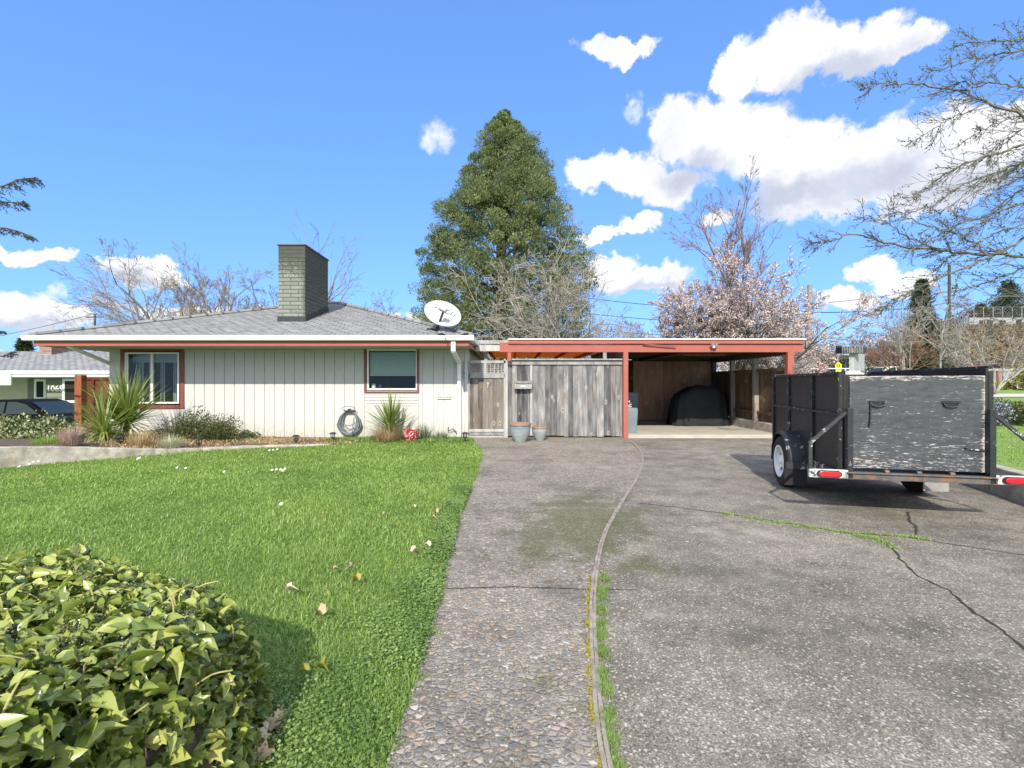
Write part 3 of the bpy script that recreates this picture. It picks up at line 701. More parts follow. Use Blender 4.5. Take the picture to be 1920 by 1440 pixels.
for i, t in enumerate(np.linspace(0, 1, 24)):
    x = 14+t*60; y0 = 24+t*3; 
    for y in (y0, y0+3.2): vs.append((x, y, zr(x, y)+.03))
mb.add(vs, [(2*i, 2*i+1, 2*i+3, 2*i+2) for i in range(23)]); mb.build('side_path', 'path', kind='structure', fixn=False)
mb = MB(); vs = []
for i, t in enumerate(np.linspace(0, 1, 30)):
    x = -10+t*130
    for y in (46, 54): vs.append((x, y, (zr(x, y) if x > 8.5 else 1.0)+.04))
mb.add(vs, [(2*i, 2*i+1, 2*i+3, 2*i+2) for i in range(29)]); mb.build('street', 'road', kind='structure', fixn=False)
# scrubby bank on the hill
hb = []
for _ in range(60000):
    x = RNG.uniform(50, 118); y = RNG.uniform(56, 88); hb.append((x, y, zr(x, y)))
hb = np.array(hb); hb = hb[hb[:, 2] > 2.2]
n = len(hb); inst('bank_scrub', *DIA, hb, unit(n)+np.array([0, 0, .8]), unit(n), np.stack([RNG.uniform(.12, .30, n), RNG.uniform(.3, .95, n), RNG.uniform(.1, .4, n)], 1), 'hill_scrub', None, kind='stuff', label='tan and olive scrub covering the bank behind the street', cat='scrub')

# ------------------------------------------------------------------ grass
def blades(area_fn, bands, hgt, m_, name, shape=BLADE, wmul=1.0, zf=lambda x, y: 0*x, **kw):
    Ps = []
    for y0, y1, dens, w, h in bands:
        xm = 1.25*y1+1.0; A = 2*xm*(y1-y0); n = int(A*dens); P = np.stack([RNG.uniform(-xm, xm, n), RNG.uniform(y0, y1, n)], 1)
        P = P[area_fn(P)]; Ps.append(np.concatenate([P, np.full((len(P), 1), w), np.full((len(P), 1), h)], 1))
    P = np.concatenate(Ps); n = len(P)
    patch = .5+.5*np.sin(P[:, 0]*1.9+1.3*np.sin(P[:, 1]*1.1))*np.sin(P[:, 1]*1.7+1.1*np.cos(P[:, 0]*.9))
    ang = RNG.uniform(0, 2*np.pi, n); tilt = RNG.uniform(.05, 1.5, n)
    Y = np.stack([np.cos(ang)*tilt, np.sin(ang)*tilt, np.ones(n)], 1); Nn = np.stack([np.cos(ang), np.sin(ang), .1*np.ones(n)], 1)
    h = P[:, 3]*RNG.uniform(.30, .95, n)*(.65+.6*patch)*hgt
    Sc = np.stack([P[:, 2]*wmul*RNG.uniform(.8, 1.6, n), h, h*RNG.uniform(.2, 1.1, n)], 1)
    p2_ = .5+.5*np.sin(P[:, 0]*5.1+2*np.sin(P[:, 1]*3.3))*np.sin(P[:, 1]*4.3+1.7*np.cos(P[:, 0]*2.9))
    rnd = np.clip(RNG.normal(.42, .2, n)+(patch-.5)*.22+(p2_-.5)*.16, 0, 1); st = RNG.random(n) < .05; rnd[st] = RNG.uniform(.93, 1, st.sum())
    pos = np.stack([P[:, 0], P[:, 1], zf(P[:, 0], P[:, 1])-.012], 1)
    return inst(name, *shape, pos, Y, Nn, Sc, m_, None, rnd, **kw)
lawn_np = [(x, y) for x, y in lawn_poly]
ewob = np.array([(p.x, p.y) for p in edge])
def lawnarea(P):
    j = np.stack([P[:, 0]-.05*np.sin(P[:, 1]*9)*np.sin(P[:, 1]*23)-RNG.uniform(-.02, .035, len(P)), P[:, 1]], 1)
    return inpoly(j, lawn_np) & (P[:, 0] > -13)
G_ = blades(lawnarea, [(.7, 1.6, 15000, .0035, .06), (1.6, 2.6, 15000, .0038, .06), (2.6, 4, 9500, .0050, .058), (4, 6.2, 5600, .0075, .058), (6.2, 9, 3300, .011, .058), (9, 12.4, 2300, .015, .065)], 1.0, 'grass_blade', 'lawn_grass', kind='stuff', label='short bright green grass of the front lawn', cat='grass')
# clover along the driveway edge and near the hedge
n = 38000; Y_ = RNG.uniform(.9, 1, n)*0+(.9+(6.5-.9)*RNG.random(n)**1.6); ex = np.interp(Y_, ewob[::-1, 1], ewob[::-1, 0]) if ewob[0, 1] > ewob[-1, 1] else np.interp(Y_, ewob[:, 1], ewob[:, 0])
X_ = ex-np.abs(RNG.normal(0, 1, n))*(.09+.26*np.maximum(0, 3.4-Y_))*1.1+RNG.uniform(-.01, .03, n)
P = np.stack([X_, Y_], 1); cg = .5+.35*np.sin(P[:, 0]*7+2*np.sin(P[:, 1]*4))+.3*np.sin(P[:, 1]*9+P[:, 0]*5); P = P[RNG.random(len(P)) < np.clip(cg, .12, 1)]; Y_ = P[:, 1]; n = len(P)
ca = np.linspace(0, 2*np.pi, 7)[:-1]
CLOV = ([(0, 0, 0)]+[(.5*math.cos(a)*1.0, .5+.5*math.sin(a), .10*math.cos(a)**2) for a in ca], [(1, 2, 3, 4, 5, 6)])
pos = np.stack([P[:, 0], P[:, 1], .012+RNG.random(n)*.035], 1); ang = RNG.uniform(0, 6.28, n)
inst('clover', *CLOV, pos, np.stack([np.cos(ang), np.sin(ang), RNG.uniform(-.2, .5, n)], 1), np.tile([0, -.15, 1.], (n, 1))+unit(n)*.4, RNG.uniform(.006, .012, n)*(1+.14*Y_), 'clover', None, np.clip(RNG.normal(.45, .25, n)+.2*np.sin(P[:, 0]*11+P[:, 1]*6), 0, 1), kind='stuff', label='low clover edging the lawn next to the driveway', cat='clover')
# weeds in the crack and beside the timber strip
def weeds(name, pts, wid, dens, h, label, w=.005, m_='grass_blade'):
    pts = [Vector((p.x, p.y, 0)) for p in pts]; P = []
    for a, b in zip(pts, pts[1:]):
        for _ in range(int((b-a).length*dens)):
            q = a.lerp(b, RNG.random()); d = (b-a).normalized(); o = float(RNG.normal(0, .35))*wid; P.append((q.x-d.y*o, q.y+d.x*o, 0))
    P = np.array(P); q_ = np.sin(P[:, 0]*17+P[:, 1]*23)+np.sin(P[:, 1]*41+1)+.8*np.sin(P[:, 0]*61+P[:, 1]*9); P = P[RNG.random(len(P)) < np.clip(.42+.33*q_, .02, 1)]; n = len(P); ang = RNG.uniform(0, 6.28, n); t = RNG.uniform(.1, 1.3, n)
    hh = h*RNG.uniform(.4, 1.2, n)
    inst(name, *BLADE, P, np.stack([np.cos(ang)*t, np.sin(ang)*t, np.ones(n)], 1), np.stack([np.cos(ang), np.sin(ang), .1*np.ones(n)], 1), np.stack([np.full(n, w), hh, hh*.6], 1), m_, None, RNG.normal(.55, .15, n), kind='stuff', label=label, cat='weeds')
weeds('crack_weeds', [gpx(x, y) for x, y in [(1350,962),(1370,966),(1470,982),(1590,1000),(1650,1014),(1678,1030)]], .075, 2200, .035, 'thin line of grass growing in the driveway crack', .006)
weeds('crack_weeds', [gpx(x, y) for x, y in [(1590,1000),(1690,1006),(1745,1012)]], .07, 1700, .035, 'short branch of grass in the crack under the trailer end', .006)
weeds('strip_weeds', [gpx(x+14, y) for x, y in [(1122,1075),(1113,1120),(1112,1200),(1117,1280),(1126,1360),(1140,1440),(1160,1540)]], .05, 9500, .022, 'narrow band of green weeds right of the timber strip', .004, 'clover')
weeds('strip_moss', [gpx(x-9, y) for x, y in [(1119,1080),(1113,1120),(1112,1200),(1117,1280),(1126,1360),(1140,1440)]], .028, 3200, .016, 'yellow green moss left of the timber strip', .005, 'yellow_leaf')
def bedarea(P):
    w = np.interp(P[:, 0], [b.x for b, z in wallp], [b.y for b, z in wallp])
    return (P[:, 0] > -9) & (P[:, 0] < -3.6) & (P[:, 1] > w+.14) & (P[:, 1] < 12.3) & (RNG.random(len(P)) < .5+.5*np.sin(P[:, 0]*3)*np.sin(P[:, 1]*4))
def bedz(x, y): return np.interp(x, [-9, -8, -6.2, -4], [.22, .2, .05, .01])
blades(bedarea, [(8, 12.4, 1500, .014, .07)], 1.0, 'dry_blade', 'bed_grass', zf=bedz, kind='stuff', label='straw coloured dry grass in the planting bed', cat='grass')
blades(lambda P: (P[:, 0] > -4.5) & (P[:, 0] < -1.15) & (P[:, 1] > 11.3) & (P[:, 1] < 12.35), [(11.2, 12.4, 1500, .02, .13)], 1.0, 'clover', 'wall_weeds', kind='stuff', label='taller green weeds at the foot of the house wall', cat='weeds')
blades(lambda P: (P[:, 0] > wallx(6)+.4) & (P[:, 0] < 30) & (P[:, 0] > 5.9+.1*P[:, 1]), [(5, 8, 2500, .010, .06), (8, 14, 1400, .015, .06), (14, 22, 500, .03, .07)], 1.0, 'grass_blade', 'side_grass', zf=lambda x, y: .31+.030*np.maximum(0, y-12), kind='stuff', label='green grass of the raised side lawn right of the trailer', cat='grass')

# small bits of debris on the paving
n = 260; Y_ = 2+11*RNG.random(n)**1.1; X_ = np.where(RNG.random(n) < .5, np.interp(Y_, [p.y for p in dp], [p.x for p in dp])+RNG.normal(0, .12, n), RNG.uniform(-1.0, 6.0, n))
k_ = (X_ > np.interp(Y_, [.6, 3, 6, 12.4], [-.5, -.6, -.5, -.9])+.1) & (X_ < 5.6) & (Y_ < 12.1); X_, Y_ = X_[k_], Y_[k_]; n = len(X_); a_ = RNG.uniform(0, 6.28, n)
inst('debris', *DIA, np.stack([X_, Y_, np.full(n, .012)], 1), np.stack([np.cos(a_), np.sin(a_), RNG.uniform(-.1, .3, n)], 1), np.tile([0, 0, 1.], (n, 1))+unit(n)*.3, np.stack([RNG.uniform(.3, .9, n)]*3, 1)*RNG.uniform(.012, .035, n)[:, None]*np.array([.6, 1, 2]), 'dead_leaf', None, kind='stuff', label='tiny scraps of dead leaf scattered over the driveway', cat='debris')
# ------------------------------------------------------------------ the house
WY = 12.4; SC = F/WY
def wx(p): return (p-960)/SC
def wz(p): return H-(p-720)/SC
house = empty('house', (-5.7, WY, 0), 'low cream board and batten house with grey hip roof and red trim', 'house')
XL, XR = wx(205), wx(878); ZS = 2.257
mb = MB()
def boardrun(x0, x1, z0, z1, w=.252, gap=.022):
    n = max(1, round((x1-x0)/w)); w = (x1-x0)/n
    for i in range(n):
        a = x0+i*w; mb.box(a+(gap if i else 0), a+w, WY, WY+.03, z0, z1)
Z0 = .0
mb.box(XL, XR, WY+.018, WY+.14, -.1, .73)                       # backing below the windows
for a, b in ((XL, wx(230)), (wx(342), wx(686)), (wx(783), XR)): mb.box(a, b, WY+.018, WY+.14, .73, ZS)
mb.box(wx(686), wx(783), WY+.018, WY+.14, .73, wz(733))
mb.box(XL, wx(226), WY, WY+.03, Z0, ZS); mb.box(wx(226)+.014, wx(345), WY, WY+.03, Z0, wz(766)-.002)
boardrun(wx(345), wx(683), Z0, ZS-.03); mb.box(wx(345), wx(683), WY-.012, WY+.02, ZS-.045, ZS)
mb.box(wx(786), wx(792), WY, WY+.03, Z0, ZS); boardrun(wx(792)+.01, XR-.1, Z0, ZS, .247, .012); mb.box(XR-.09, XR, WY-.01, WY+.03, Z0, ZS)
mb.box(wx(683), wx(786), WY, WY+.03, wz(736)-.03, wz(737))
for i in range(4): z = wz(740+i*6.0); mb.add([(wx(684), WY+.0, z-.055), (wx(785), WY+.0, z-.055), (wx(785), WY+.028, z-.004), (wx(684), WY+.028, z-.004), (wx(684), WY+.029, z-.058), (wx(785), WY+.029, z-.058)], [(0, 1, 2, 3), (0, 4, 5, 1)])
mb.box(wx(684), wx(785), WY-.004, WY+.03, Z0, wz(761)); mb.box(wx(683), wx(786), WY-.012, WY+.03, wz(761)+.004, wz(761)+.02)
mb.box(wx(820), wx(846), WY-.045, WY-.002, wz(744), wz(741)); mb.box(wx(820), wx(846), WY-.035, WY-.002, wz(748), wz(745))
wall = mb.build('wall', 'siding_paint', house)
mb = MB(); mb.box(XR-.02, XR, WY+.14, WY+8, -.1, ZS); mb.box(XL, XL+.02, WY+.14, WY+8, -.1, ZS); mb.box(XL, XR, WY+8, WY+8.1, -.1, ZS); mb.build('side_wall', 'siding_paint', house)
mb = MB(); mb.box(XL+.03, XR-.03, WY+.14, WY+.16, Z0-.1, .02); mb.box(XL, XR, WY-.006, WY+.01, -.06, -.001); mb.build('foundation', 'old_concrete', house)
mb = MB(); mb.box(XL+.1, XR-.1, WY+2.6, WY+2.65, 0, ZS-.01); mb.box(XL+.1, XR-.1, WY+.2, WY+2.6, .05, .08); mb.build('inner_wall', 'room', house)
# windows
def window(x0, x1, z0, z1, tw, fx0, fx1, fz0, fz1, blind, split):
    w = MB()
    w.box(x0, x0+tw, WY-.03, WY+.035, z0, z1); w.box(x1-tw, x1, WY-.03, WY+.035, z0, z1)
    w.box(x0+tw, x1-tw, WY-.032, WY+.035, z0, z0+tw*(.9 if split else .55)); w.box(x0+tw, x1-tw, WY-.032, WY+.035, z1-tw*(.5 if split else .3), z1)
    win = w.build('window', 'trim_red' if not split else 'trim_red', house, bev=.004)
    f = MB(); t = .045
    f.box(fx0, fx0+t, WY-.012, WY+.05, fz0, fz1); f.box(fx1-t, fx1, WY-.012, WY+.05, fz0, fz1); f.box(fx0+t, fx1-t, WY-.014, WY+.05, fz0, fz0+t); f.box(fx0+t, fx1-t, WY-.014, WY+.05, fz1-t, fz1)
    if split:
        xm = fx0+(fx1-fx0)*.50; f.box(xm-.03, xm+.03, WY-.016, WY+.045, fz0+t, fz1-t)
        f.box(fx0+t, fx0+t+.03, WY+.0, WY+.045, fz0+t, fz1-t)
    f.build('window_frame', 'white_vinyl', win, bev=.004)
    p = MB(); p.box(fx0+t, fx1-t, WY+.030, WY+.034, fz0+t, fz1-t); p.build('pane', 'glass', win)
    if blind:
        b = MB(); z = fz1-t-.02; zb = blind; n = int((z-zb)/.048)
        for i in range(n):
            zz = z-i*.048; b.add([(fx0+t+.01, WY+.062, zz-.046), (fx1-t-.01, WY+.062, zz-.046), (fx1-t-.01, WY+.088, zz), (fx0+t+.01, WY+.088, zz)], [(0, 1, 2, 3)])
        b.box(fx0+t+.01, fx1-t-.01, WY+.055, WY+.10, zb-.02, zb+.015); b.build('blind', 'blind', win)
    return win
w1 = window(wx(227), wx(346), wz(766), ZS-.002, .095, wx(234), wx(336), wz(757), wz(660.5), None, True)
w2 = window(wx(683), wx(786), wz(736), wz(651), .055, wx(688), wx(783), wz(731.5), wz(654.5), wz(703), False)
c = MB()
for a, b in ((237, 252), (262, 270), (284, 292), (309, 318), (326, 334)):
    for k in range(5): xx = wx(a)+(wx(b)-wx(a))*k/5; c.box(xx, xx+(wx(b)-wx(a))/5.4, WY+.32+.03*(k % 2), WY+.34+.03*(k % 2), wz(757), wz(672))
c.box(wx(234), wx(336), WY+.24, WY+.27, wz(679), wz(662)); c.build('curtain', 'curtain', w1)
# things on the sill of the right-hand window
mb = MB(); mb.lathe([(.05, 0), (.055, .02), (.055, .10), (.035, .12), (.03, .13)], (wx(699), WY+.10, wz(730)+.02), 14); tag(mb.build('candle', 'white_paint', smooth=40), 'short white candle behind the window under the green blind', 'candle')
mb = MB(); mb.lathe([(.03, 0), (.045, .02), (.06, .07), (.05, .11), (.02, .13)], (wx(711), WY+.10, wz(730)+.02), 12); tag(mb.build('flower_vase', 'purple', smooth=40), 'small purple vase beside the white candle in the window', 'vase')
# roof
EX0, EX1, EY0 = -11.12, -.93, 11.13; EY1 = EY0+9.5; ZE = 2.47; RP = .323
r0, r1, RY = -6.37, -5.68, 15.88; ZR = ZE+RP*4.75
def roofuv(co, n):
    if n.z < .3: return (co.x+co.y, co.z)
    if abs(n.y) >= abs(n.x): return (co.x, (co.y-EY0)*1.05)
    return (co.y+.11, (co.x-EX1)*1.05)
mb = MB(); T = .05
P = [(EX0, EY0, ZE), (EX1, EY0, ZE), (EX1, EY1, ZE), (EX0, EY1, ZE), (r0, RY, ZR), (r1, RY, ZR)]
mb.add(P+[(x, y, z-T) for x, y, z in P], [(0, 1, 5, 4), (1, 2, 5), (2, 3, 4, 5), (3, 0, 4), (0, 6, 7, 1), (1, 7, 8, 2), (2, 8, 9, 3), (3, 9, 6, 0), (6, 10, 11, 7), (7, 11, 8), (8, 11, 10, 9), (9, 10, 6)])
# ragged shingle courses: thin steps up the front slope
for i in range(1, 34):
    yy = EY0+i*.1365; z = ZE+RP*(yy-EY0); s_ = (yy-EY0)
    mb.add([(EX0+s_, yy-.002, z+.001), (EX1-s_, yy-.002, z+.001), (EX1-s_, yy, z+.009), (EX0+s_, yy, z+.009), (EX1-s_, yy+.12, z+RP*.12+.002), (EX0+s_, yy+.12, z+RP*.12+.002)], [(0, 1, 2, 3), (3, 2, 4, 5)])
roof = mb.build('roof', 'shingles', house, uvs=roofuv, fixn=False)
mb = MB(); mb.tube([(EX1+.02, EY0, ZE+.03), (r1, RY, ZR+.03)], .05, 6); mb.tube([(EX0-.02, EY0, ZE+.03), (r0, RY, ZR+.03)], .05, 6); mb.tube([(r0, RY, ZR+.03), (r1, RY, ZR+.03)], .05, 6)
mb.build('ridge_cap', 'shingles', roof, uvs=lambda c, n: (c.y*1.1, c.z*.2))
mb = MB(); mb.box(EX0+.06, EX1-.06, EY0+.10, WY+.02, 2.262, 2.285); mb.box(EX0+.06, XL, WY+.02, EY1, 2.262, 2.285); mb.box(XR, EX1-.06, WY+.02, EY1, 2.262, 2.285); mb.build('soffit', 'soffit', house)
mb = MB(); mb.box(EX0+.05, EX1-.07, EY0+.06, EY0+.09, 2.252, ZE-.03); mb.box(EX1-.10, EX1-.07, EY0+.09, EY1-.1, 2.252, ZE-.03); mb.box(EX0+.05, EX0+.08, EY0+.09, EY1-.1, 2.252, ZE-.03); mb.build('fascia', 'red_paint', house)
# gutter: K profile
def gutter(x0, x1, yf, zt, flip=1):
    pr = [(0, 0), (0, -.018), (-.012, -.024), (-.012, -.055), (.02, -.115), (.11, -.115), (.11, 0), (.105, 0), (.105, -.105), (.024, -.105), (0, -.052), (.012, -.02), (.012, 0)]
    return [(yf+a, zt+b) for a, b in pr]
mb = MB(); pr = gutter(0, 0, EY0-.055, ZE+.018); n = len(pr); x0, x1 = EX0-.13, EX1+.02
mb.add([(x0, y, z) for y, z in pr]+[(x1, y, z) for y, z in pr], [(i, (i+1) % n, (i+1) % n+n, i+n) for i in range(n)]+[tuple(range(n)), tuple(range(2*n-1, n-1, -1))])
mb.box(EX1-.065, EX1+.05, EY0-.03, EY1, ZE-.095, ZE+.015); mb.build('gutter', 'white_paint', house, bev=.003)
mb = MB(); Yg = EY0+.0
a = px(850, 641, EY0-.02); b = px(850, 659, EY0+.0)
mb.bar(a, b, .105, .075, up=(0, 1, 0)); mb.bar(b+Vector((0, 0, .01)), (wx(861.5), WY-.06, wz(680)), .10, .075, up=(0, 1, 0)); mb.bar((wx(861.5), WY-.06, wz(680)+.02), (wx(861.5), WY-.06, .12), .10, .075, up=(0, 1, 0))
mb.bar((wx(861.5), WY-.06, .12), (wx(861.5), WY-.16, .03), .10, .075); mb.box(wx(861.5)-.054, wx(861.5)+.054, WY-.10, WY-.012, wz(733), wz(731)); mb.build('downspout', 'white_paint', house, bev=.012)
mb = MB(); mb.bar((EX0+.78, EY0+.15, 2.25), (XL-.05, WY+.2, 1.86), .09, .07); mb.bar((XL-.05, WY+.2, 1.88), (XL-.05, WY+.2, .2), .09, .07); mb.build('downspout', 'white_paint', house, bev=.01)
# chimney on the roof
mb = MB(); CX0, CX1, CY0, CY1, CZ = -6.21, -5.50, 12.86, 14.46, 5.05
vs = []; fs = []
nz = 20
for k in range(nz+1):
    z = 2.9+(CZ-2.9)*k/nz
    for (x, y) in [(CX0+(CX1-CX0)*i/5, CY0) for i in range(5)]+[(CX1, CY0+(CY1-CY0)*i/9) for i in range(9)]+[(CX1-(CX1-CX0)*i/5, CY1) for i in range(5)]+[(CX0, CY1-(CY1-CY0)*i/9) for i in range(9)]: vs.append((x, y, z))
k = 28
mb.add(vs, [(j*k+i, j*k+(i+1) % k, (j+1)*k+(i+1) % k, (j+1)*k+i) for j in range(nz) for i in range(k)]+[tuple(nz*k+i for i in range(k))])
ch = mb.build('chimney', 'green_brick', roof, uvs=lambda c, n: ((c.x if abs(n.y) > .5 else c.y+.3), c.z))
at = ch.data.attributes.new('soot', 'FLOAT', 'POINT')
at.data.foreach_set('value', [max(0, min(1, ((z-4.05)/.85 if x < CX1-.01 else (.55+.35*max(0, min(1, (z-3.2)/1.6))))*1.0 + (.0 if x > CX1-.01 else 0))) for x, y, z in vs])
mb = MB(); mb.box(CX0-.03, CX1+.03, CY0-.03, CY1+.03, CZ, CZ+.035); mb.box(CX0+.15, CX1-.15, CY0+.2, CY1-.2, CZ+.035, CZ+.06); mb.build('chimney_cap', 'sooty', ch, bev=.01)
zc = lambda y: ZE+RP*(y-EY0)
mb = MB(); mb.box(CX0-.02, CX1+.02, CY0-.025, CY0-.004, zc(CY0)-.02, zc(CY0)+.14)
for i in range(8):
    y = CY0+i*.2; mb.box(CX1+.004, CX1+.02, y, y+.2, zc(y)-.02, zc(y)+.17)
mb.build('flashing', 'black_metal', ch)
# corrugated loose shingle lumps at the right corner
mb = MB(); vs = []; 
for i in range(8):
    for j in range(5): x = -1.75+i*.12; y = EY0+.0+j*.16; zz = min(ZE+RP*(y-EY0), ZE+RP*(EX1-x)); vs.append((x, y, zz+.03+.045*math.sin(i*1.25+.5)*(1-j/6)))
mb.add(vs, [(i*5+j, i*5+j+1, (i+1)*5+j+1, (i+1)*5+j) for i in range(7) for j in range(4)]); mb.build('lifted_shingles', 'shingles', roof, uvs=lambda c, n: (c.x, c.y))
# house number running down the corner board
mb = None
for i, d in enumerate('1085'): text(d, .15, (wx(869), WY-.018, wz(681+i*9)), 'brass', 'house_digit', house, ext=.004)
# hose bib
mb = MB(); q = px(846, 808, WY-.05)
mb.tube([q+Vector((-.08, .04, .1)), q+Vector((-.08, -.02, 0)), q+Vector((.0, -.03, .02)), q+Vector((.04, -.03, .06)), q+Vector((.13, -.02, -.02)), q+Vector((.15, -.02, -.12))], .011, 6); mb.build('tap', 'black_metal', house, smooth=40)

# satellite dish standing on the roof
ds = empty('satellite_dish', (-1.80, 11.72, 2.66), 'white oval satellite dish on a black foot at the roof corner', 'dish')
ctr = px(830, 587.5, 11.45); tilt = math.radians(27)
nrm = Vector((.0, -.90, .43)).normalized()
ux = Vector((math.cos(tilt), 0, -math.sin(tilt))); ux = (ux+Vector((0, (ux.z*nrm.z)/(-nrm.y), 0))).normalized(); ux = (ux-nrm*ux.dot(nrm)).normalized(); uy = nrm.cross(ux).normalized()
if uy.z < 0: uy = -uy
mb = MB(); vs = []; NR, NA = 8, 40
for s_, off in ((1, 0), (1, -.018)):
    for i in range(NR+1):
        rr = i/NR
        for j in range(NA):
            t = 2*math.pi*j/NA; p = ctr+ux*math.cos(t)*rr*.475+uy*math.sin(t)*rr*.325+nrm*(.055*rr*rr-.055+off+(.012 if (i == NR and off == 0) else 0)); vs.append(p)
K = (NR+1)*NA; fs = []
for o in (0, K):
    for i in range(NR):
        for j in range(NA): fs.append((o+i*NA+j, o+i*NA+(j+1) % NA, o+(i+1)*NA+(j+1) % NA, o+(i+1)*NA+j))
fs += [(NR*NA+j, NR*NA+(j+1) % NA, K+NR*NA+(j+1) % NA, K+NR*NA+j) for j in range(NA)]
mb.add(vs, fs); dish = mb.build('reflector', 'dish_grey', ds, smooth=50)
R4 = Matrix(((ux.x, uy.x, nrm.x, 0), (ux.y, uy.y, nrm.y, 0), (ux.z, uy.z, nrm.z, 0), (0, 0, 0, 1)))
text('DIRECTV', .15, ctr+uy*.115+nrm*.0-ux*.01, 'sign_white', 'lettering', dish, rot=R4, ext=.012, bold=.004)
lnb = ctr+nrm*.40-uy*.10+Vector((.0, 0, 0)); lnb = px(831, 580, 11.45-.33)
foot = Vector((-1.80, 11.72, 2.66))
mb = MB(); mb.bar(foot+Vector((.02, -.15, .06)), lnb-Vector((.0, -.02, .05)), .045, .045); mb.build('arm', 'black_metal', ds, bev=.006)
mb = MB(); mb.bar(lnb-ux*.085, lnb+ux*.085, .12, .10, up=uy); mb.build('receiver', 'lnb', ds, bev=.012)
mb = MB(); mb.tube([foot+Vector((0, 0, -.05)), foot+Vector((0, .0, .16)), foot+Vector((.02, -.02, .3)), ctr-nrm*.06], .028, 8)
mb.box(foot.x-.09, foot.x+.09, foot.y-.09, foot.y+.09, foot.z-.03, foot.z+.0); mb.bar(foot+Vector((-.06, 0, 0)), foot+Vector((0, 0, .14)), .03, .03); mb.bar(foot+Vector((.06, -.1, 0)), foot+Vector((0, -.05, .14)), .03, .03)
mb.bar(foot+Vector((-.28, .1, .06)), foot+Vector((.3, .12, .02)), .10, .03); mb.build('mast', 'black_metal', ds, bev=.004)
mb = MB(); mb.tube(smooth_curve([foot+Vector((.05, -.1, 0)), px(832, 627, 11.05), px(838, 641, 11.0), px(846, 655, 11.3)], 4), .006, 5); mb.build('cable', 'black_plastic', ds)

# hose on its hanger
hc = px(655, 768, WY-.09); hg = MB(); hz = hc.z
hg.box(hc.x-.02, hc.x+.02, WY-.16, WY-.002, hz-.02, hz+.02); hg.tube([(hc.x+.17*math.cos(t), WY-.15, hz+.03+.055*math.sin(t)) for t in np.linspace(0, 6.28, 16)], .006, 5)
hg.box(hc.x-.13, hc.x+.13, WY-.15, WY-.01, hz-.04, hz-.02); tag(hg.build('hose_hanger', 'black_metal', smooth=30), 'dark metal hose hanger screwed to the cream boards', 'hanger')
mb = MB(); R = random.Random(2)
for k in range(11):
    wdt = .19+.012*k+R.uniform(-.01, .01); hh = .62+R.uniform(-.04, .03); y = WY-.06-.011*(k % 6); z1 = hz-.015-.01*(k//4)
    pts = []
    for t in np.linspace(0, 2*math.pi, 30):
        xx = math.sin(t)*wdt*(1 if math.cos(t) < 0 else .93); zz = z1-.30+math.cos(t)*.30-(hh-.60)*(1-math.cos(t))/2
        pts.append((hc.x+xx*(1-.12*math.cos(t)), y, zz))
    mb.tube(pts, .0135, 6, cap=False)
for dz, w_ in ((-.30, .155), (-.43, .14)): mb.tube([(hc.x+w_*math.sin(t), WY-.15, hz+dz-.05*math.cos(t)*2) for t in np.linspace(-1.5, 1.5, 12)], .013, 6)
mb.tube([(hc.x+.13, WY-.14, hz-.2), (hc.x+.10, WY-.15, hz-.5), (hc.x+.09, WY-.15, hz-.72)], .013, 6)
tag(mb.build('garden_hose', 'hose', smooth=True), 'coiled blue grey garden hose hanging on the cream wall', 'hose')

# ------------------------------------------------------------------ gate and fence
def plank_run(name, x0, x1, z0f, z1f, w, m_, parent, y=WY, seed=1, th=.02, gap=.003):
    R = random.Random(seed); mb = MB(); x = x0
    while x < x1-.02:
        ww = min(w*R.uniform(.75, 1.2), x1-x); ww = ww if x1-x-ww > .04 else x1-x
        o = R.uniform(0, .006); cup = R.uniform(.000, .005); r = R.random(); z0 = z0f(x, R); z1 = z1f(x, R)
        xm = x+ww/2
        mb.add([(x+gap/2, y+o, z0), (xm, y+o-cup, z0+R.uniform(-.01, .01)), (x+ww-gap/2, y+o, z0), (x+ww-gap/2, y+o, z1), (xm, y+o-cup, z1), (x+gap/2, y+o, z1),
                (x+gap/2, y+o+th, z0), (x+ww-gap/2, y+o+th, z0), (x+ww-gap/2, y+o+th, z1), (x+gap/2, y+o+th, z1)],
               [(0, 1, 4, 5), (1, 2, 3, 4), (0, 5, 9, 6), (2, 7, 8, 3), (6, 9, 8, 7), (5, 4, 3, 8, 9), (0, 6, 7, 2, 1)], r)
        x += ww
    return mb.build(name, m_, parent)
gate = empty('gate', (-.6, WY, 0), 'weathered brown plank gate with a slatted top beside the house', 'gate')
plank_run('planks', wx(879.5), wx(946), lambda x, R: .12, lambda x, R: wz(708), .125, 'gate_boards', gate, seed=4)
mb = MB(); mb.box(wx(879), wx(946), WY-.03, WY+.02, wz(709), wz(700), .3); mb.box(wx(880), wx(950), WY-.03, WY+.02, wz(681), wz(676), .6)
mb.box(wx(879), wx(946), WY-.035, WY-.004, wz(809.5), wz(804.5), .8); mb.box(wx(880), wx(946), WY-.012, WY+.01, wz(816), wz(809.6), .1); mb.box(wx(879), wx(950), WY-.02, WY+.1, 0, wz(817), .7)
mb.box(wx(878.5), wx(881), WY-.03, WY+.03, .1, wz(676), .2); mb.box(wx(944.5), wx(948.5), WY-.03, WY+.03, .0, wz(672), .7); mb.build('gate_frame', 'rail_wood', gate, bev=.003)
mb = MB()
for i in range(5): z = wz(684.5+i*3.6); mb.box(wx(881), wx(944.5), WY-.012, WY+.0, z-.008, z+.008, i/5)
for i in range(9): x = wx(885+i*7.0); mb.box(x-.012, x+.012, WY+.001, WY+.012, wz(700), wz(682), i/9)
mb.box(wx(908), wx(911.5), WY-.03, WY-.012, wz(700), wz(681), .9); mb.build('lattice', 'rail_wood', gate)
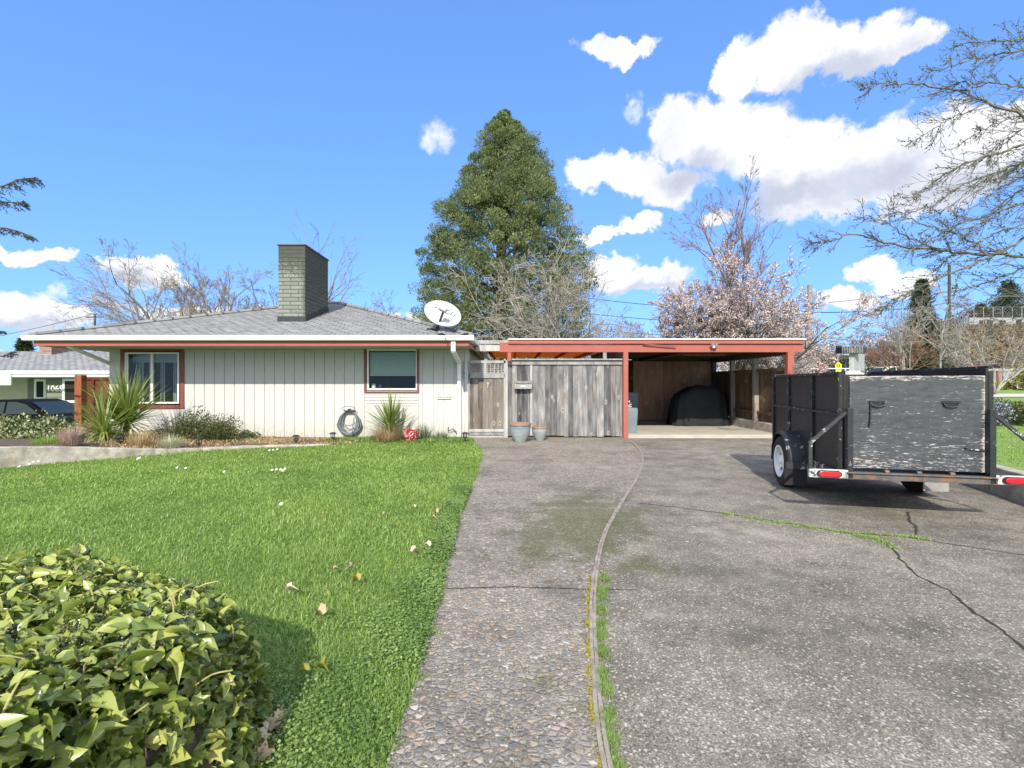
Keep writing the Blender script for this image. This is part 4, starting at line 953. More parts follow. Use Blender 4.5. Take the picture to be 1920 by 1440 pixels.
mb = MB(); q = px(914.5, 719, WY-.02)
for i in range(7):
    t = i/7*6.28; mb.tube([q+Vector((.05*math.cos(t), 0, .05*math.sin(t)+.02)), q+Vector((.085*math.cos(t+.4), -.01, .075*math.sin(t+.4)+.02))], .011, 5)
mb.lathe([(.035, 0), (.05, .01), (.035, .02)], q-Vector((0, .02, -.0)), 10, axis='y'); mb.prism([(q.x-.04, q.z-.02), (q.x+.04, q.z-.02), (q.x, q.z-.13)], q.y-.01, q.y, 'xz'); mb.build('knocker', 'grey_metal', gate)
fence = empty('board_fence', (1.3, WY, 0), 'tall grey weathered board fence between the gate and the carport', 'fence')
plank_run('planks', wx(950), wx(1167), lambda x, R: R.uniform(.02, .06), lambda x, R: wz(683.5), .148, 'grey_boards', fence, seed=11, y=WY-.02, gap=.005)
mb = MB()
for p in (949.5, 996, 1010): pass
mb.box(wx(994), wx(998), WY-.045, WY-.022, .05, wz(684), .8); mb.build('batten', 'rail_wood', fence, bev=.003); MB().box(wx(948), wx(952), WY-.05, WY+.04, .0, wz(676), .9).build('post', 'rail_wood', fence, bev=.003); MB().box(wx(1166.2), wx(1168.2), WY-.05, WY-.02, .05, wz(684), .95).build('batten', 'rail_wood', fence, bev=.003)
mb = MB(); mb.box(wx(951), wx(1177), WY-.12, WY+.08, wz(675.5), wz(673), .5); mb.box(wx(951.5), wx(1167), WY-.06, WY-.022, wz(684), wz(676), .2); mb.build('cap_rail', 'rail_wood', fence, bev=.004)
# mailbox
mx = empty('mailbox', (wx(981), WY-.1, wz(729)), 'grey wall mailbox with a white label on the board fence', 'mailbox')
mb = MB(); mb.prism([(WY-.045, wz(729.5)), (WY-.20, wz(729)), (WY-.205, wz(719)), (WY-.045, wz(715.5))], wx(964.5), wx(997), 'yz'); mb.build('box', 'grey_metal', mx, bev=.005)
mb = MB(); vs = []
for i in range(9):
    t = i/8; z = wz(717.5)+.03*abs(2*t-1)**2
    vs += [(wx(964)+(wx(997.6)-wx(964))*t, WY-.225, z-.03), (wx(964)+(wx(997.6)-wx(964))*t, WY-.04, z+.035)]
mb.add(vs, [(2*i, 2*i+1, 2*i+3, 2*i+2) for i in range(8)]); mb.add([(x, y, z+.006) for x, y, z in vs], [(2*i, 2*i+2, 2*i+3, 2*i+1) for i in range(8)]); mb.build('lid', 'grey_metal', mx)
mb = MB(); mb.box(wx(976.5), wx(985), WY-.211, WY-.206, wz(725), wz(722)); mb.build('name_label', 'sign_white', mx)
# pots
def pot(px_c, ybase, Y, w, h, label, rim, mbody):
    c = gpx(px_c, ybase); e = empty('ceramic_pot', c, label, 'pot', 'glazed pots by the fence'); r = w/2
    mb = MB(); mb.lathe([(r*.50, 0), (r*.54, .02), (r*.78, h*.35), (r*.92, h*.62), (r*.97, h*.80), (r*.93, h*.86), (r*.86, h*.86), (r*.82, h*.5), (0.01, h*.45)], c, 36, cap=True); mb.build('body', mbody, e, smooth=50)
    mb = MB(); mb.lathe([(r*.93, h*.86), (r*1.02, h*.875), (r*1.04, h*.94), (r*1.0, h*.995), (r*.93, h), (r*.86, h*.97), (r*.86, h*.86)], c, 36, cap=False); mb.build('rim', rim, e, smooth=50)
    mb = MB(); mb.lathe([(r*.84, h*.74), (.001, h*.77)], c, 20); mb.build('soil', 'soil', e)
    return e
pot(975.5, 828, 0, .525, .45, 'larger glazed blue grey pot with brown rim by the fence', 'terracotta', 'glaze')
pot(1012, 825.5, 0, .395, .335, 'smaller pale green pot with brown rim by the fence', 'terracotta', 'glaze')

# ------------------------------------------------------------------ carport
cp = empty('carport', (5, 12.2, 0), 'flat roofed carport with salmon red beam and posts', 'carport')
CYF = 12.2
def cx(p): return (p-960)/F*CYF
def cz(p): return H-(p-720)/F*CYF
mb = MB(); mb.box(cx(953), cx(1504), CYF-.10, CYF-.055, cz(645), cz(638)); mb.box(cx(937), cx(1505), CYF-.05, CYF+.05, cz(660.5), cz(645.3)); mb.box(cx(937), cx(953), CYF-.05, CYF+.04, cz(645.2), cz(642))
mb.box(cx(1505)-.05, cx(1505), CYF+.05, 17.2, cz(658), cz(640)); mb.build('beam', 'red_paint', cp, bev=.005)
mb = MB(); mb.bar(px(1206, 644.5, CYF-.12), px(1268, 650.5, CYF-.11), .02, .025); mb.build('sagging_trim', 'trim_red', cp)
mb = MB(); mb.box(cx(952), cx(1506), CYF-.13, CYF-.05, cz(638)+.004, cz(635.6)); mb.box(2.75, 7.38, CYF-.05, 17.3, cz(638)+.004, cz(635.8)); mb.build('roof_edge', 'white_paint', cp)
mb = MB(); mb.box(2.78, 7.30, CYF+.05, 17.2, 2.36, 2.455)
for i in range(9): y = 12.7+i*.55; mb.box(2.8, 7.28, y, y+.045, 2.24, 2.36)
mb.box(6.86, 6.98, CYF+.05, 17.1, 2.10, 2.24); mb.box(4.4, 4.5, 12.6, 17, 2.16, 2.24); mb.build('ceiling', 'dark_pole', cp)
mb = MB(); mb.box(cx(1168), cx(1177), CYF-.06, CYF+.06, 0, cz(660.6)); mb.build('post', 'red_paint', cp, bev=.005)
mb = MB(); mb.box(cx(1474), cx(1486), CYF-.075, CYF+.075, 0, cz(660.6)); mb.build('post', 'red_paint', cp, bev=.005)
mb = MB(); mb.box(cx(951.5), cx(958.5), CYF-.04, CYF+.04, 1.95, cz(660.6)); mb.build('post', 'red_paint', cp, bev=.004)
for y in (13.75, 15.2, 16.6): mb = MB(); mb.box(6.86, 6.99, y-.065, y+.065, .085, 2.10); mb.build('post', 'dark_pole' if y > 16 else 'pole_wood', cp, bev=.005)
plank_run('back_panel', 4.18, 6.86, lambda x, R: .12, lambda x, R: 2.15, 1.22, 'plywood', cp, y=16.7, seed=3, gap=.004)
mb = MB(); mb.box(2.9, 4.17, 16.8, 16.85, .09, 2.2); mb.box(2.86, 2.90, CYF+.1, 16.8, .09, 2.3); mb.box(4.16, 6.9, 16.76, 16.8, .09, 2.3); mb.build('dark_partition', 'brown_boards', cp)
mb = MB(); mb.box(4.75, 5.9, 13.35, 13.47, 2.16, 2.20); mb.build('ceiling_batten', 'cedar_post', cp)
# side fence of the carport on a concrete curb
sf = empty('side_fence', (7.0, 14.5, 0), 'brown plank fence on a concrete curb along the carport side', 'fence')
R = random.Random(8); mb = MB(); y = 12.45
while y < 16.8:
    w = R.uniform(.13, .16)
    if not (13.1 < y < 13.16): mb.box(7.0, 7.02, y, y+w-.006, .34, 1.76+R.uniform(-.01, .02), R.random())
    y += w
mb.build('planks', 'brown_boards', sf)
mb = MB(); mb.box(6.93, 7.0, 12.3, 16.9, .52, .61, .3); mb.box(6.93, 7.0, 12.3, 16.9, 1.70, 1.79, .6); mb.build('rail', 'brown_boards', sf)
mb = MB(); mb.box(6.84, 7.10, 12.3, 17.0, -.05, .31); mb.build('curb', 'old_concrete', sf, bev=.01)
# flood light
fl = empty('flood_light', px(1338, 650, CYF-.15), 'small white flood light on the red carport beam', 'lamp')
q = px(1338, 649, CYF-.12)
mb = MB(); mb.lathe([(.05, 0), (.05, -.02), (.02, -.03)], q, 12, axis='y'); mb.build('base', 'white_paint', fl)
for s_ in (-1, 1): mb = MB(); mb.lathe([(.012, 0), (.02, .03), (.045, .08), (.045, .085), (.002, .075)], q+Vector((s_*.045, -.05, -.03)), 12, axis='z'); mb.build('lamp_head', 'grey_metal', fl, smooth=40)
mb = MB(); mb.box(q.x-.018, q.x+.018, q.y-.08, q.y-.03, q.z-.13, q.z-.06); mb.build('sensor', 'black_plastic', fl)
# bins
def bin_(x0, x1, y0, y1, z0, z1, m_, label, name, lid=True, group=None):
    e = empty(name, ((x0+x1)/2, (y0+y1)/2, z0), label, 'bin'); w = x1-x0
    def rr(a, k): 
        c = ((x0+x1)/2, (y0+y1)/2); hx, hy = w/2*k, (y1-y0)/2*k; r = .05; P = []
        for sx, sy, t0 in ((1, 1, 0), (-1, 1, 90), (-1, -1, 180), (1, -1, 270)):
            for t in (0, 45, 90): an = math.radians(t0+t); P.append((c[0]+sx*(hx-r)+r*math.cos(an), c[1]+sy*(hy-r)+r*math.sin(an), a))
        return P
    lv = [(z0, .80), (z0+(z1-z0)*.62, .90), (z0+(z1-z0)*.70, .99), (z1, 1.0)] if lid else [(z0, .84), (z0+(z1-z0)*.5, .93), (z1-.06, 1.0), (z1, .93)]
    mb = MB(); vs = []; 
    for z, k in lv: vs += rr(z, k)
    mb.add(vs, [(j*12+i, j*12+(i+1) % 12, (j+1)*12+(i+1) % 12, (j+1)*12+i) for j in range(len(lv)-1) for i in range(12)]+[tuple(range(11, -1, -1)), tuple((len(lv)-1)*12+i for i in range(12))]); mb.build('body', m_, e, smooth=35)
    if lid: mb = MB(); vs = rr(z1+.002, 1.05)+rr(z1+.05, 1.05)+rr(z1+.09, .9); mb.add(vs, [(j*12+i, j*12+(i+1) % 12, (j+1)*12+(i+1) % 12, (j+1)*12+i) for j in range(2) for i in range(12)]+[tuple(range(11, -1, -1)), tuple(24+i for i in range(12))]); mb.build('lid', m_, e, smooth=35)
    return e
b1 = bin_(2.98, 3.42, 13.05, 13.6, .09, 1.05, 'bin_navy', 'tall navy wheeled bin with white lettering beside the carport post', 'wheeled_bin')
text('M', .09, (3.14, 13.04, .89), 'sign_white', 'lettering', b1, sx=1.2); text('ROGERS', .05, (3.13, 13.045, .74), 'sign_white', 'lettering', b1) if False else None
mb = MB()
mb.tube([(3.12+.06*math.cos(t), 13.04, .81+.03*math.sin(t)) for t in np.linspace(2.6, 6.9, 12)], .007, 5); mb.tube([(3.17, 13.04, .82), (3.22, 13.04, .835), (3.20, 13.04, .80)], .007, 5); mb.box(3.06, 3.22, 13.03, 13.045, .748, .765); mb.build('emblem', 'sign_white', b1)
bin_(2.94, 3.30, 12.62, 12.98, .09, .74, 'bin_grey', 'shorter blue grey bin in front of the navy bin', 'bin', lid=False)
# covered motorcycle / grill
mb = MB(); R = random.Random(4); vs = []; NA = 48; lv = [(.09, 1.0, .98), (.2, .97, 1.0), (.45, .95, .96), (.75, .92, .92), (.98, .88, .86), (1.13, .80, .74), (1.21, .68, .60), (1.235, .3, .3)]
cxc, cyc = 5.79, 15.1
for li, (z, kx, ky) in enumerate(lv):
    for j in range(NA):
        t = 2*math.pi*j/NA; c_, s_ = math.cos(t), math.sin(t); ex_ = abs(c_)**.42*(1 if c_ > 0 else -1); ey_ = abs(s_)**.42*(1 if s_ > 0 else -1)
        f = 1+(.055*math.sin(j*1.3+1)+.045*math.sin(j*2.9+li*.5))*(1-li/9)
        zz = z*(1 if z < .3 else (1-.26*max(0, -ex_-.25)**1.2*(z/1.2)-.07*max(0, ex_-.3)))
        vs.append((cxc+.85*kx*ex_*f, cyc+.42*ky*ey_*f, zz*1.09+(.02*math.sin(j*2.1) if li == 0 else 0)))
mb.add(vs, [(j*NA+i, j*NA+(i+1) % NA, (j+1)*NA+(i+1) % NA, (j+1)*NA+i) for j in range(len(lv)-1) for i in range(NA)]+[tuple((len(lv)-1)*NA+i for i in range(NA))])
o = mb.build('draped_cover', 'cover_cloth', smooth=True); tag(o, 'bulky equipment under a black draped cover inside the carport', 'cover')
# patio cover behind the fence
pc = empty('patio_cover', (.8, 14, 0), 'open patio cover of orange stained boards behind the fence', 'pergola')
mb = MB(); R = random.Random(3); y = 13.0
while y < 17.6:
    mb.box(-.75, 2.62, y, y+.15, 2.33, 2.35, R.random()); y += .155
mb.build('cover_boards', 'orange_wood', pc)
for i in range(5): x = -.65+i*.72; mb = MB(); mb.box(x, x+.04, 12.95, 17.6, 2.24, 2.325, .3); mb.build('rafter', 'orange_wood', pc)
mb = MB(); mb.box(px(893, 0, 12.9).x, px(972, 0, 12.9).x, 12.88, 12.93, px(0, 645, 12.9).z, px(0, 638, 12.9).z, .5); mb.box(px(891, 0, 12.75).x, px(943.5, 0, 12.75).x, 12.74, 12.79, px(0, 658.5, 12.75).z, px(0, 647, 12.75).z, .9); mb.build('end_board', 'rail_wood', pc, bev=.003)
for x in (px(911, 0, 13).x, 2.5): mb = MB(); mb.box(x-.045, x+.045, 13.0, 13.09, 0, 2.24, .6); mb.build('post', 'rail_wood', pc)
# ------------------------------------------------------------------ utility trailer (built along its own axes, then placed)
tr = empty('utility_trailer', (0, 0, 0), 'black box trailer with peeling wooden tailgate and red tail lights', 'trailer')
TW, TL, TB, TT = 1.27, 2.40, .44, 1.50
def T(name, m_, parent=None, **kw): return tmb.build(name, m_, parent or tr, **kw)
tmb = MB(); tmb.box(.05, TW-.045, -.035, -.005, .50, 1.452); tg = T('tailgate', 'peeling_paint', bev=.004)
for x in (.30, .935):
    tmb = MB(); tmb.add([(x-.065, -.038, 1.15), (x+.065, -.038, 1.15), (x+.05, -.038, 1.185), (x-.05, -.038, 1.185)], [(0, 1, 2, 3)])
    tmb.tube([(x-.065, -.045, 1.18), (x-.05, -.055, 1.15), (x, -.058, 1.138), (x+.05, -.055, 1.15), (x+.065, -.045, 1.18)], .008, 6); tmb.box(x-.08, x+.08, -.043, -.036, 1.178, 1.20); T('handle', 'trailer_black', tg)
tmb = MB(); tmb.tube([(.235, -.045, 1.20), (.23, -.05, 1.0), (.222, -.045, .93)], .008, 6); T('latch', 'trailer_black', tg); tmb = MB(); tmb.bar((1.05, -.05, .735), (1.22, -.045, .715), .018, .012); T('latch', 'trailer_black', tg)
tmb = MB(); tmb.lathe([(.001, 0), (.02, .004), (.02, .01)], (.62, -.047, .545), 10, axis='y'); T('eye_bolt', 'rusty_beam', tg)
tmb = MB(); tmb.box(-.002, .02, .0, TL, TB+.02, TT-.03); T('side_panel', 'dark_ply')
tmb = MB(); tmb.box(TW-.02, TW+.002, .0, TL, TB+.02, TT+.03); T('side_panel', 'dark_ply')
tmb = MB(); tmb.box(0, TW, TL-.02, TL, TB+.02, TT+.02); T('front_panel', 'dark_ply')
tmb = MB(); tmb.box(0, TW, 0.0, TL, TB-.0, TB+.022); T('bed', 'dark_ply')
tmb = MB()
for x in (-.028, TW+.004):
    for y in (.02, .80, 1.67, TL-.03): tmb.box(x, x+.024, y-.025, y+.025, TB, TT-.03)
    tmb.box(x-.006, x+.034, -.0, TL, TT-.03+(.05 if x > 1 else 0), TT+(.05 if x > 1 else 0)); tmb.box(x-.004, x+.02, .05, TL-.06, 1.035, 1.065); tmb.box(x-.01, x+.03, -.03, TL, TB-.06, TB+.02)
    tmb.box(x-.012, x+.04, -.0, .045, TB, TT-.001)
tmb.box(0, TW, TL+.002, TL+.03, TT-.04, TT); tmb.box(-.03, TW+.03, TL-.02, TL+.03, TB-.06, TB+.0)
fr_ = T('frame', 'trailer_black', bev=.003)
tmb = MB(); tmb.box(.03, .20, .01, .05, TT-.03, TT+.008); T('broken_board', 'chipped_white')
# rear posts, beam, brackets
for x in (.005, TW-.045): tmb = MB(); tmb.box(x, x+.052, -.10, -.045, .40, 1.125); T('rear_post', 'fender_black', bev=.004)
tmb = MB(); tmb.box(-.02, TW+.02, -.10, -.04, .395, .468); 
tmb.box(-.0, TW, -.12, -.10, .455, .470)
for x in (.36, .64, .92): tmb.lathe([(.022, -.02), (.022, .02)], (x, -.085, .480), 8, axis='x')
T('rear_beam', 'rusty_beam', bev=.003)
for s_ in (-1, 1):
    x0 = .0 if s_ < 0 else TW; xo = x0+s_*.33
    tmb = MB(); tmb.bar((x0+s_*.0, -.075, 1.08), (xo, -.075, .76), .03, .03, up=(0, 1, 0)); tmb.bar((xo, -.075, .775), (xo, -.075, .44), .03, .03, up=(0, 1, 0)); T('brace', 'brace_black')
    tmb = MB(); tmb.box(min(x0, xo)-.015, max(x0, xo)+.015, -.10, -.055, .40, .485); br_ = T('light_bracket', 'chipped_white', bev=.003)
    c0 = x0+s_*.165; ov = [(c0+a*.07+.045*math.cos(t)*1.0+0, .443+.034*math.sin(t)) for a, rng_ in ((1, (-1.57, 1.57)), (-1, (1.57, 4.71))) for t in np.linspace(*rng_, 9)]
    tmb = MB(); tmb.prism(ov, -.118, -.101); T('light_gasket', 'rubber', br_)
    ov2 = [(c0+(a-c0)*.90, .443+(b-.443)*.82) for a, b in ov]; tmb = MB(); tmb.prism(ov2, -.130, -.1181); T('tail_light', 'tail_red', br_, bev=.004)
# wheels, fenders, flaps
WYc, RT = 1.46, .335
for s_ in (-1, 1):
    xi = -.03 if s_ < 0 else TW+.03; xo = xi+s_*.17
    e = []; tmb = MB()
    prof = [(RT*.60, 0), (RT*.66, 0), (RT*.9, .01), (RT*.985, .025), (RT, .06), (RT, .11), (RT*.985, .145), (RT*.9, .165), (RT*.66, .17), (RT*.60, .165)]
    tmb.lathe([(r, s_*z) for r, z in prof], (xi, WYc, RT), 40, axis='x', cap=False)
    for k in range(60):
        t = k/60*6.283
        tmb.box(0, 0, 0, 0, 0, 0) if False else None
    wh = T('wheel', 'rubber', smooth=40)
    tmb = MB(); cxm = xo-s_*.018
    tmb.lathe([(RT*.63, s_*.0), (RT*.635, s_*.02), (RT*.58, s_*.018), (RT*.55, -s_*.03), (RT*.52, -s_*.05)], (cxm, WYc, RT), 36, axis='x', cap=False)
    for k in range(6):
        t = k/6*6.283+.3; a = Vector((cxm-s_*.035, WYc+math.cos(t)*.06, RT+math.sin(t)*.06)); b = Vector((cxm-s_*.028, WYc+math.cos(t)*RT*.56, RT+math.sin(t)*RT*.56)); tmb.bar(a, b, .048, .012, up=(1, 0, 0))
    tmb.lathe([(.085, -s_*.04), (.085, -s_*.02), (.045, -s_*.01), (.04, s_*.012), (.001, s_*.018)], (cxm, WYc, RT), 24, axis='x'); T('rim', 'rim_white', wh, smooth=35); tmb = MB(); tmb.lathe([(RT*.57, -s_*.055), (.001, -s_*.055)], (cxm, WYc, RT), 24, axis='x', cap=False); T('brake_drum', 'rubber', wh)
    tmb = MB(); vs = []; R1 = RT+.060; NA = 22
    for i in range(NA+1):
        t = math.radians(-8+196*i/NA)
        for (xx, rr) in ((xi-s_*.05, R1+.0), (xi+s_*.13, R1), (xi+s_*.155, R1-.012), (xi+s_*.168, R1-.042), (xi+s_*.158, R1-.042), (xi+s_*.150, R1-.022), (xi-s_*.05, R1-.012)):
            vs.append((xx, WYc+math.cos(t)*rr, RT+.02+math.sin(t)*rr*.98))
    tmb.add(vs, [(i*7+k, i*7+(k+1) % 7, (i+1)*7+(k+1) % 7, (i+1)*7+k) for i in range(NA) for k in range(7)]+[tuple(range(7)), tuple(NA*7+k for k in range(6, -1, -1))])
    fd = T('fender', 'fender_black', smooth=45)
    ya = WYc-R1-.012
    tmb = MB(); tmb.box(min(xi-s_*.04, xi+s_*.2), max(xi-s_*.04, xi+s_*.2), ya-.012, ya+.01, .30, .385); T('fender_plate', 'brace_black', fd)
    tmb = MB(); tmb.box(min(xi-s_*.04, xi+s_*.22), max(xi-s_*.04, xi+s_*.22), ya-.005, ya+.003, .09, .30); T('mud_flap', 'rubber' if s_ < 0 else 'grey_metal', fd)
tmb = MB(); tmb.bar((-.02, WYc, RT), (TW+.02, WYc, RT), .05, .05); tmb.bar((.1, TL, .42), (TW/2, TL+1.0, .40), .06, .07); tmb.bar((TW-.1, TL, .42), (TW/2, TL+1.0, .40), .06, .07); tmb.lathe([(.05, 0), (.06, .04), (.03, .1)], (TW/2, TL+1.06, .36), 12); tmb.bar((TW/2, TL+.95, .6), (TW/2, TL+.95, .02), .05, .05); T('tongue', 'trailer_black')
YAW = math.radians(-13.2)
tr.location = (3.46, 5.06, 0); tr.rotation_euler = (0, 0, YAW)

# ------------------------------------------------------------------ path lights
lights = [(150,837,.24,9.1,'short black path light behind the low wall, leftmost of the row'), (226,836,.2,9.6,'black path light half hidden under the large sword leaved plant'), (373,839,.07,10.0,'black path light in front of the round shrub'),
          (555,838,.01,11.0,'black path light in the grass below the plain boards'), (624,833,.0,11.6,'small black path light left of the coiled hose'), (872,827,.0,11.55,'black path light at the house corner beside the gate')]
proto = None
def cpy(o, loc, rz=0, label=None, sc=1):
    c = o.copy(); COL.objects.link(c); c.location = loc; c.rotation_euler = (0, 0, rz); c.scale = (sc,)*3
    if label: c['label'] = label
    for ch_ in list(o.children):
        d = ch_.copy(); COL.objects.link(d); d.parent = c
        for g_ in list(ch_.children): h_ = g_.copy(); COL.objects.link(h_); h_.parent = d
    return c
for x, y, z, Yd, lab in lights:
    if proto is None:
        proto = e = empty('path_light', (0, 0, 0), lab, 'lamp', 'solar path lights in front of the house')
        mb = MB(); mb.lathe([(.002, .215), (.05, .21), (.088, .185), (.09, .178), (.05, .178)], n=20); mb.build('cap', 'black_plastic', e, smooth=40)
        mb = MB(); mb.lathe([(.042, .09), (.048, .178)], n=16, cap=False); mb.build('lens', 'glass', e, smooth=40)
        mb = MB(); mb.lathe([(.012, -.02), (.014, .06), (.05, .075), (.05, .09), (.012, .092)], n=16)
        for k in range(6): t = k/6*6.28; mb.bar((.048*math.cos(t), .048*math.sin(t), .085), (.052*math.cos(t), .052*math.sin(t), .18), .008, .008)
        mb.build('stake', 'black_plastic', e); o = e
    else: o = cpy(proto, (0, 0, 0), 0, lab)
    p = px(x, y, Yd); o.location = (p.x, p.y, p.z if z == 0 or True else z); o.location.z = max(p.z, 0)

# ------------------------------------------------------------------ plants by the wall
def sword_plant(loc, n, L, label, seed, droop=1.0, trunk=.25, wd=.045, side=0):
    rs = np.random.default_rng(seed); e = empty('sword_plant', loc, label, 'plant')
    seg = 7; tv = []; 
    for i in range(seg+1):
        t = i/seg; w = (.55+.45*math.sin(math.pi*min(1, t*1.25)))*(1-t)**.6*.5 if i < seg else 0
        tv += [(-w, t, 0), (w, t, 0)]
    tv = np.array(tv); tv[:, 2] = -(tv[:, 1]**2)*.5; tv[:, 1] -= .12*tv[:, 1]**3
    fs = [(2*i, 2*i+1, 2*i+3, 2*i+2) for i in range(seg)]
    az = rs.uniform(0, 2*np.pi, n); el = np.radians(np.clip(rs.normal(38, 32, n), -35, 88))
    d = np.stack([np.cos(az)*np.cos(el), np.sin(az)*np.cos(el), np.sin(el)], 1); d[:, 0] += side*.3
    up = np.tile([0, 0, 1.], (n, 1))+rs.normal(size=(n, 3))*.15
    base = np.array(loc)+np.array([0, 0, trunk])+d*.03+np.stack([np.zeros(n)]*2+[rs.uniform(-.1, .1, n)], 1)
    ln = L*rs.uniform(.7, 1.1, n)*np.where(el < .2, .85, 1)
    dr = ln*droop*rs.uniform(.1, .9, n)*np.where(el < .5, 1.1, .45)
    rnd = np.clip(rs.normal(.45, .2, n)+np.where(el < 0, .3, 0), 0, 1)
    inst('leaves', tv, fs, base, d, up, np.stack([np.full(n, wd)*rs.uniform(.7, 1.2, n), ln, dr], 1), 'sword_leaf', e, rnd, smooth=True)
    mb = MB(); mb.tube([loc, Vector(loc)+Vector((.01, 0, trunk))], [.06, .05], 8); mb.build('stem', 'shrub_wood', e); return e
sp1 = px(237, 838, 10.9); sword_plant(Vector((sp1.x, 10.9, .10)), 460, 1.42, 'large sword leaved plant spreading in front of the left window', 3, .6, .42, .038, -.25)
sword_plant(Vector((px(225, 0, 10.6).x, 10.2, .16)), 130, 1.1, 'yellowing sword leaved plant drooping over the low wall', 5, 1.6, .15, .045, -.5)
sword_plant(Vector((wx(732)*.955, 11.85, .0)), 150, 1.02, 'upright sword leaved plant below the window with the blind', 4, .35, .28, .045)
def grass_clump(loc, n, h, m_, label, seed, name='grass_clump', w=.008, spread=.12, lean=.6, cat='grass'):
    rs = np.random.default_rng(seed); a = rs.uniform(0, 6.28, n); t = np.abs(rs.normal(0, lean, n)); rr = rs.random(n)**.5*spread
    P = np.array(loc)+np.stack([np.cos(a)*rr, np.sin(a)*rr, np.zeros(n)], 1); hh = h*rs.uniform(.5, 1.15, n)
    Yd = np.stack([np.cos(a)*t, np.sin(a)*t, np.ones(n)], 1)
    return inst(name, *BLADE, P, Yd, np.stack([-np.cos(a), -np.sin(a), .2*np.ones(n)], 1)*-1, np.stack([np.full(n, w), hh, hh*t], 1), m_, None, label=label, cat=cat)
grass_clump((px(728, 0, 11.7).x, 11.7, 0), 700, .42, 'dry_blade', 'straw coloured grass around the foot of the upright sword plant', 6, w=.012, spread=.32)
grass_clump((px(128, 0, 8.9).x, 8.95, .20), 500, .42, 'pink_blade', 'pale pinkish twiggy tuft behind the low wall', 7, 'dry_tuft', .009, .13, .35)
grass_clump((px(90, 0, 9.0).x, 9.0, .22), 500, .22, 'grass_blade', 'fresh green grass tuft left of the pink twigs', 8, w=.01, spread=.2)
grass_clump((px(310, 0, 9.6).x, 9.75, .08), 600, .30, 'pale_blade', 'pale bleached grass tuft leaning right behind the wall', 9, w=.009, spread=.14, lean=.8)
grass_clump((px(253, 0, 9.6).x, 9.75, .10), 400, .36, 'dry_blade', 'dead brown tuft under the large sword plant', 19, w=.01, spread=.2, lean=.5)
grass_clump((px(795, 0, 12.0).x, 12.05, 0), 90, .42, 'bulb_leaf', 'clump of blue green bulb leaves right of the red pot', 10, 'bulb_plant', .016, .12, .3, 'plant')
grass_clump((px(825, 0, 12.0).x, 12.1, 0), 120, .22, 'bulb_leaf', 'low blue green bulb leaves beneath the wall vent', 11, 'bulb_plant', .014, .2, .3, 'plant')
# red patterned pot
c = px(771, 829, 11.62); c.z = 0; e = empty('patterned_pot', c, 'red pot with white scroll pattern under the window', 'pot')
mb = MB(); mb.lathe([(.12, 0), (.15, .05), (.185, .18), (.185, .26), (.19, .29), (.175, .30), (.165, .26), (.01, .24)], c, 30); mb.build('body', 'red_glaze', e, smooth=50)
mb = MB(); mb.lathe([(.165, .265), (.001, .27)], c, 16); mb.build('soil', 'soil', e)
# round shrub below the left window
def shrub(name, loc, rx, ry, rz, n, size, m_, label, seed, wood=True, cat='shrub', clumps=60, aspect=.55):
    rs = np.random.default_rng(seed); e = empty(name, loc, label, cat); u = rs.normal(size=(clumps, 3)); u /= np.linalg.norm(u, axis=1, keepdims=True); u[:, 2] = np.abs(u[:, 2])
    C = np.array(loc)+u*np.array([rx, ry, rz])*(.45+.5*rs.random((clumps, 1)))
    leaf_cloud('leaves', C, rs.uniform(.14, .24, clumps)*np.mean([rx, ry, rz])*1.6, n//clumps, size, m_, e, aspect=aspect, shell=.3)
    if wood:
        mb = MB(); R = random.Random(seed)
        for k in range(26):
            a = R.uniform(0, 6.28); q = Vector(loc)+Vector((math.cos(a)*rx*.8, math.sin(a)*ry*.8, rz*R.uniform(.3, .95))); m2 = Vector(loc).lerp(q, .5)+Vector((0, 0, rz*.1)); mb.tube([Vector(loc)+Vector((math.cos(a)*.05, math.sin(a)*.05, -.02)), m2, q], [.018, .012, .004], 4, cap=False)
        mb.build('stems', 'shrub_wood', e)
    return e
shrub('round_shrub', Vector((px(380, 0, 11.3).x, 11.35, .03)), .98, .6, .64, 12000, .042, 'shrub_leaf', 'loose green and reddish shrub below the left window', 21)
shrub('low_shrub', Vector((px(452, 0, 11.4).x, 11.75, .02)), .22, .2, .22, 900, .05, 'bulb_leaf', 'small grey green shrub at the right foot of the round shrub', 22, False, clumps=10)
shrub('hedge', Vector((-10.65, 10.4, .0)), 1.55, .75, .56, 16000, .065, 'variegated', 'dense variegated hedge in front of the parked dark car', 23, clumps=110, aspect=.6)
shrub('low_shrub', Vector((px(195, 0, 11).x, 11.2, .05)), .3, .3, .30, 1500, .06, 'grass_blade', 'low green leafy plant behind the sword leaves', 24, False, clumps=14)

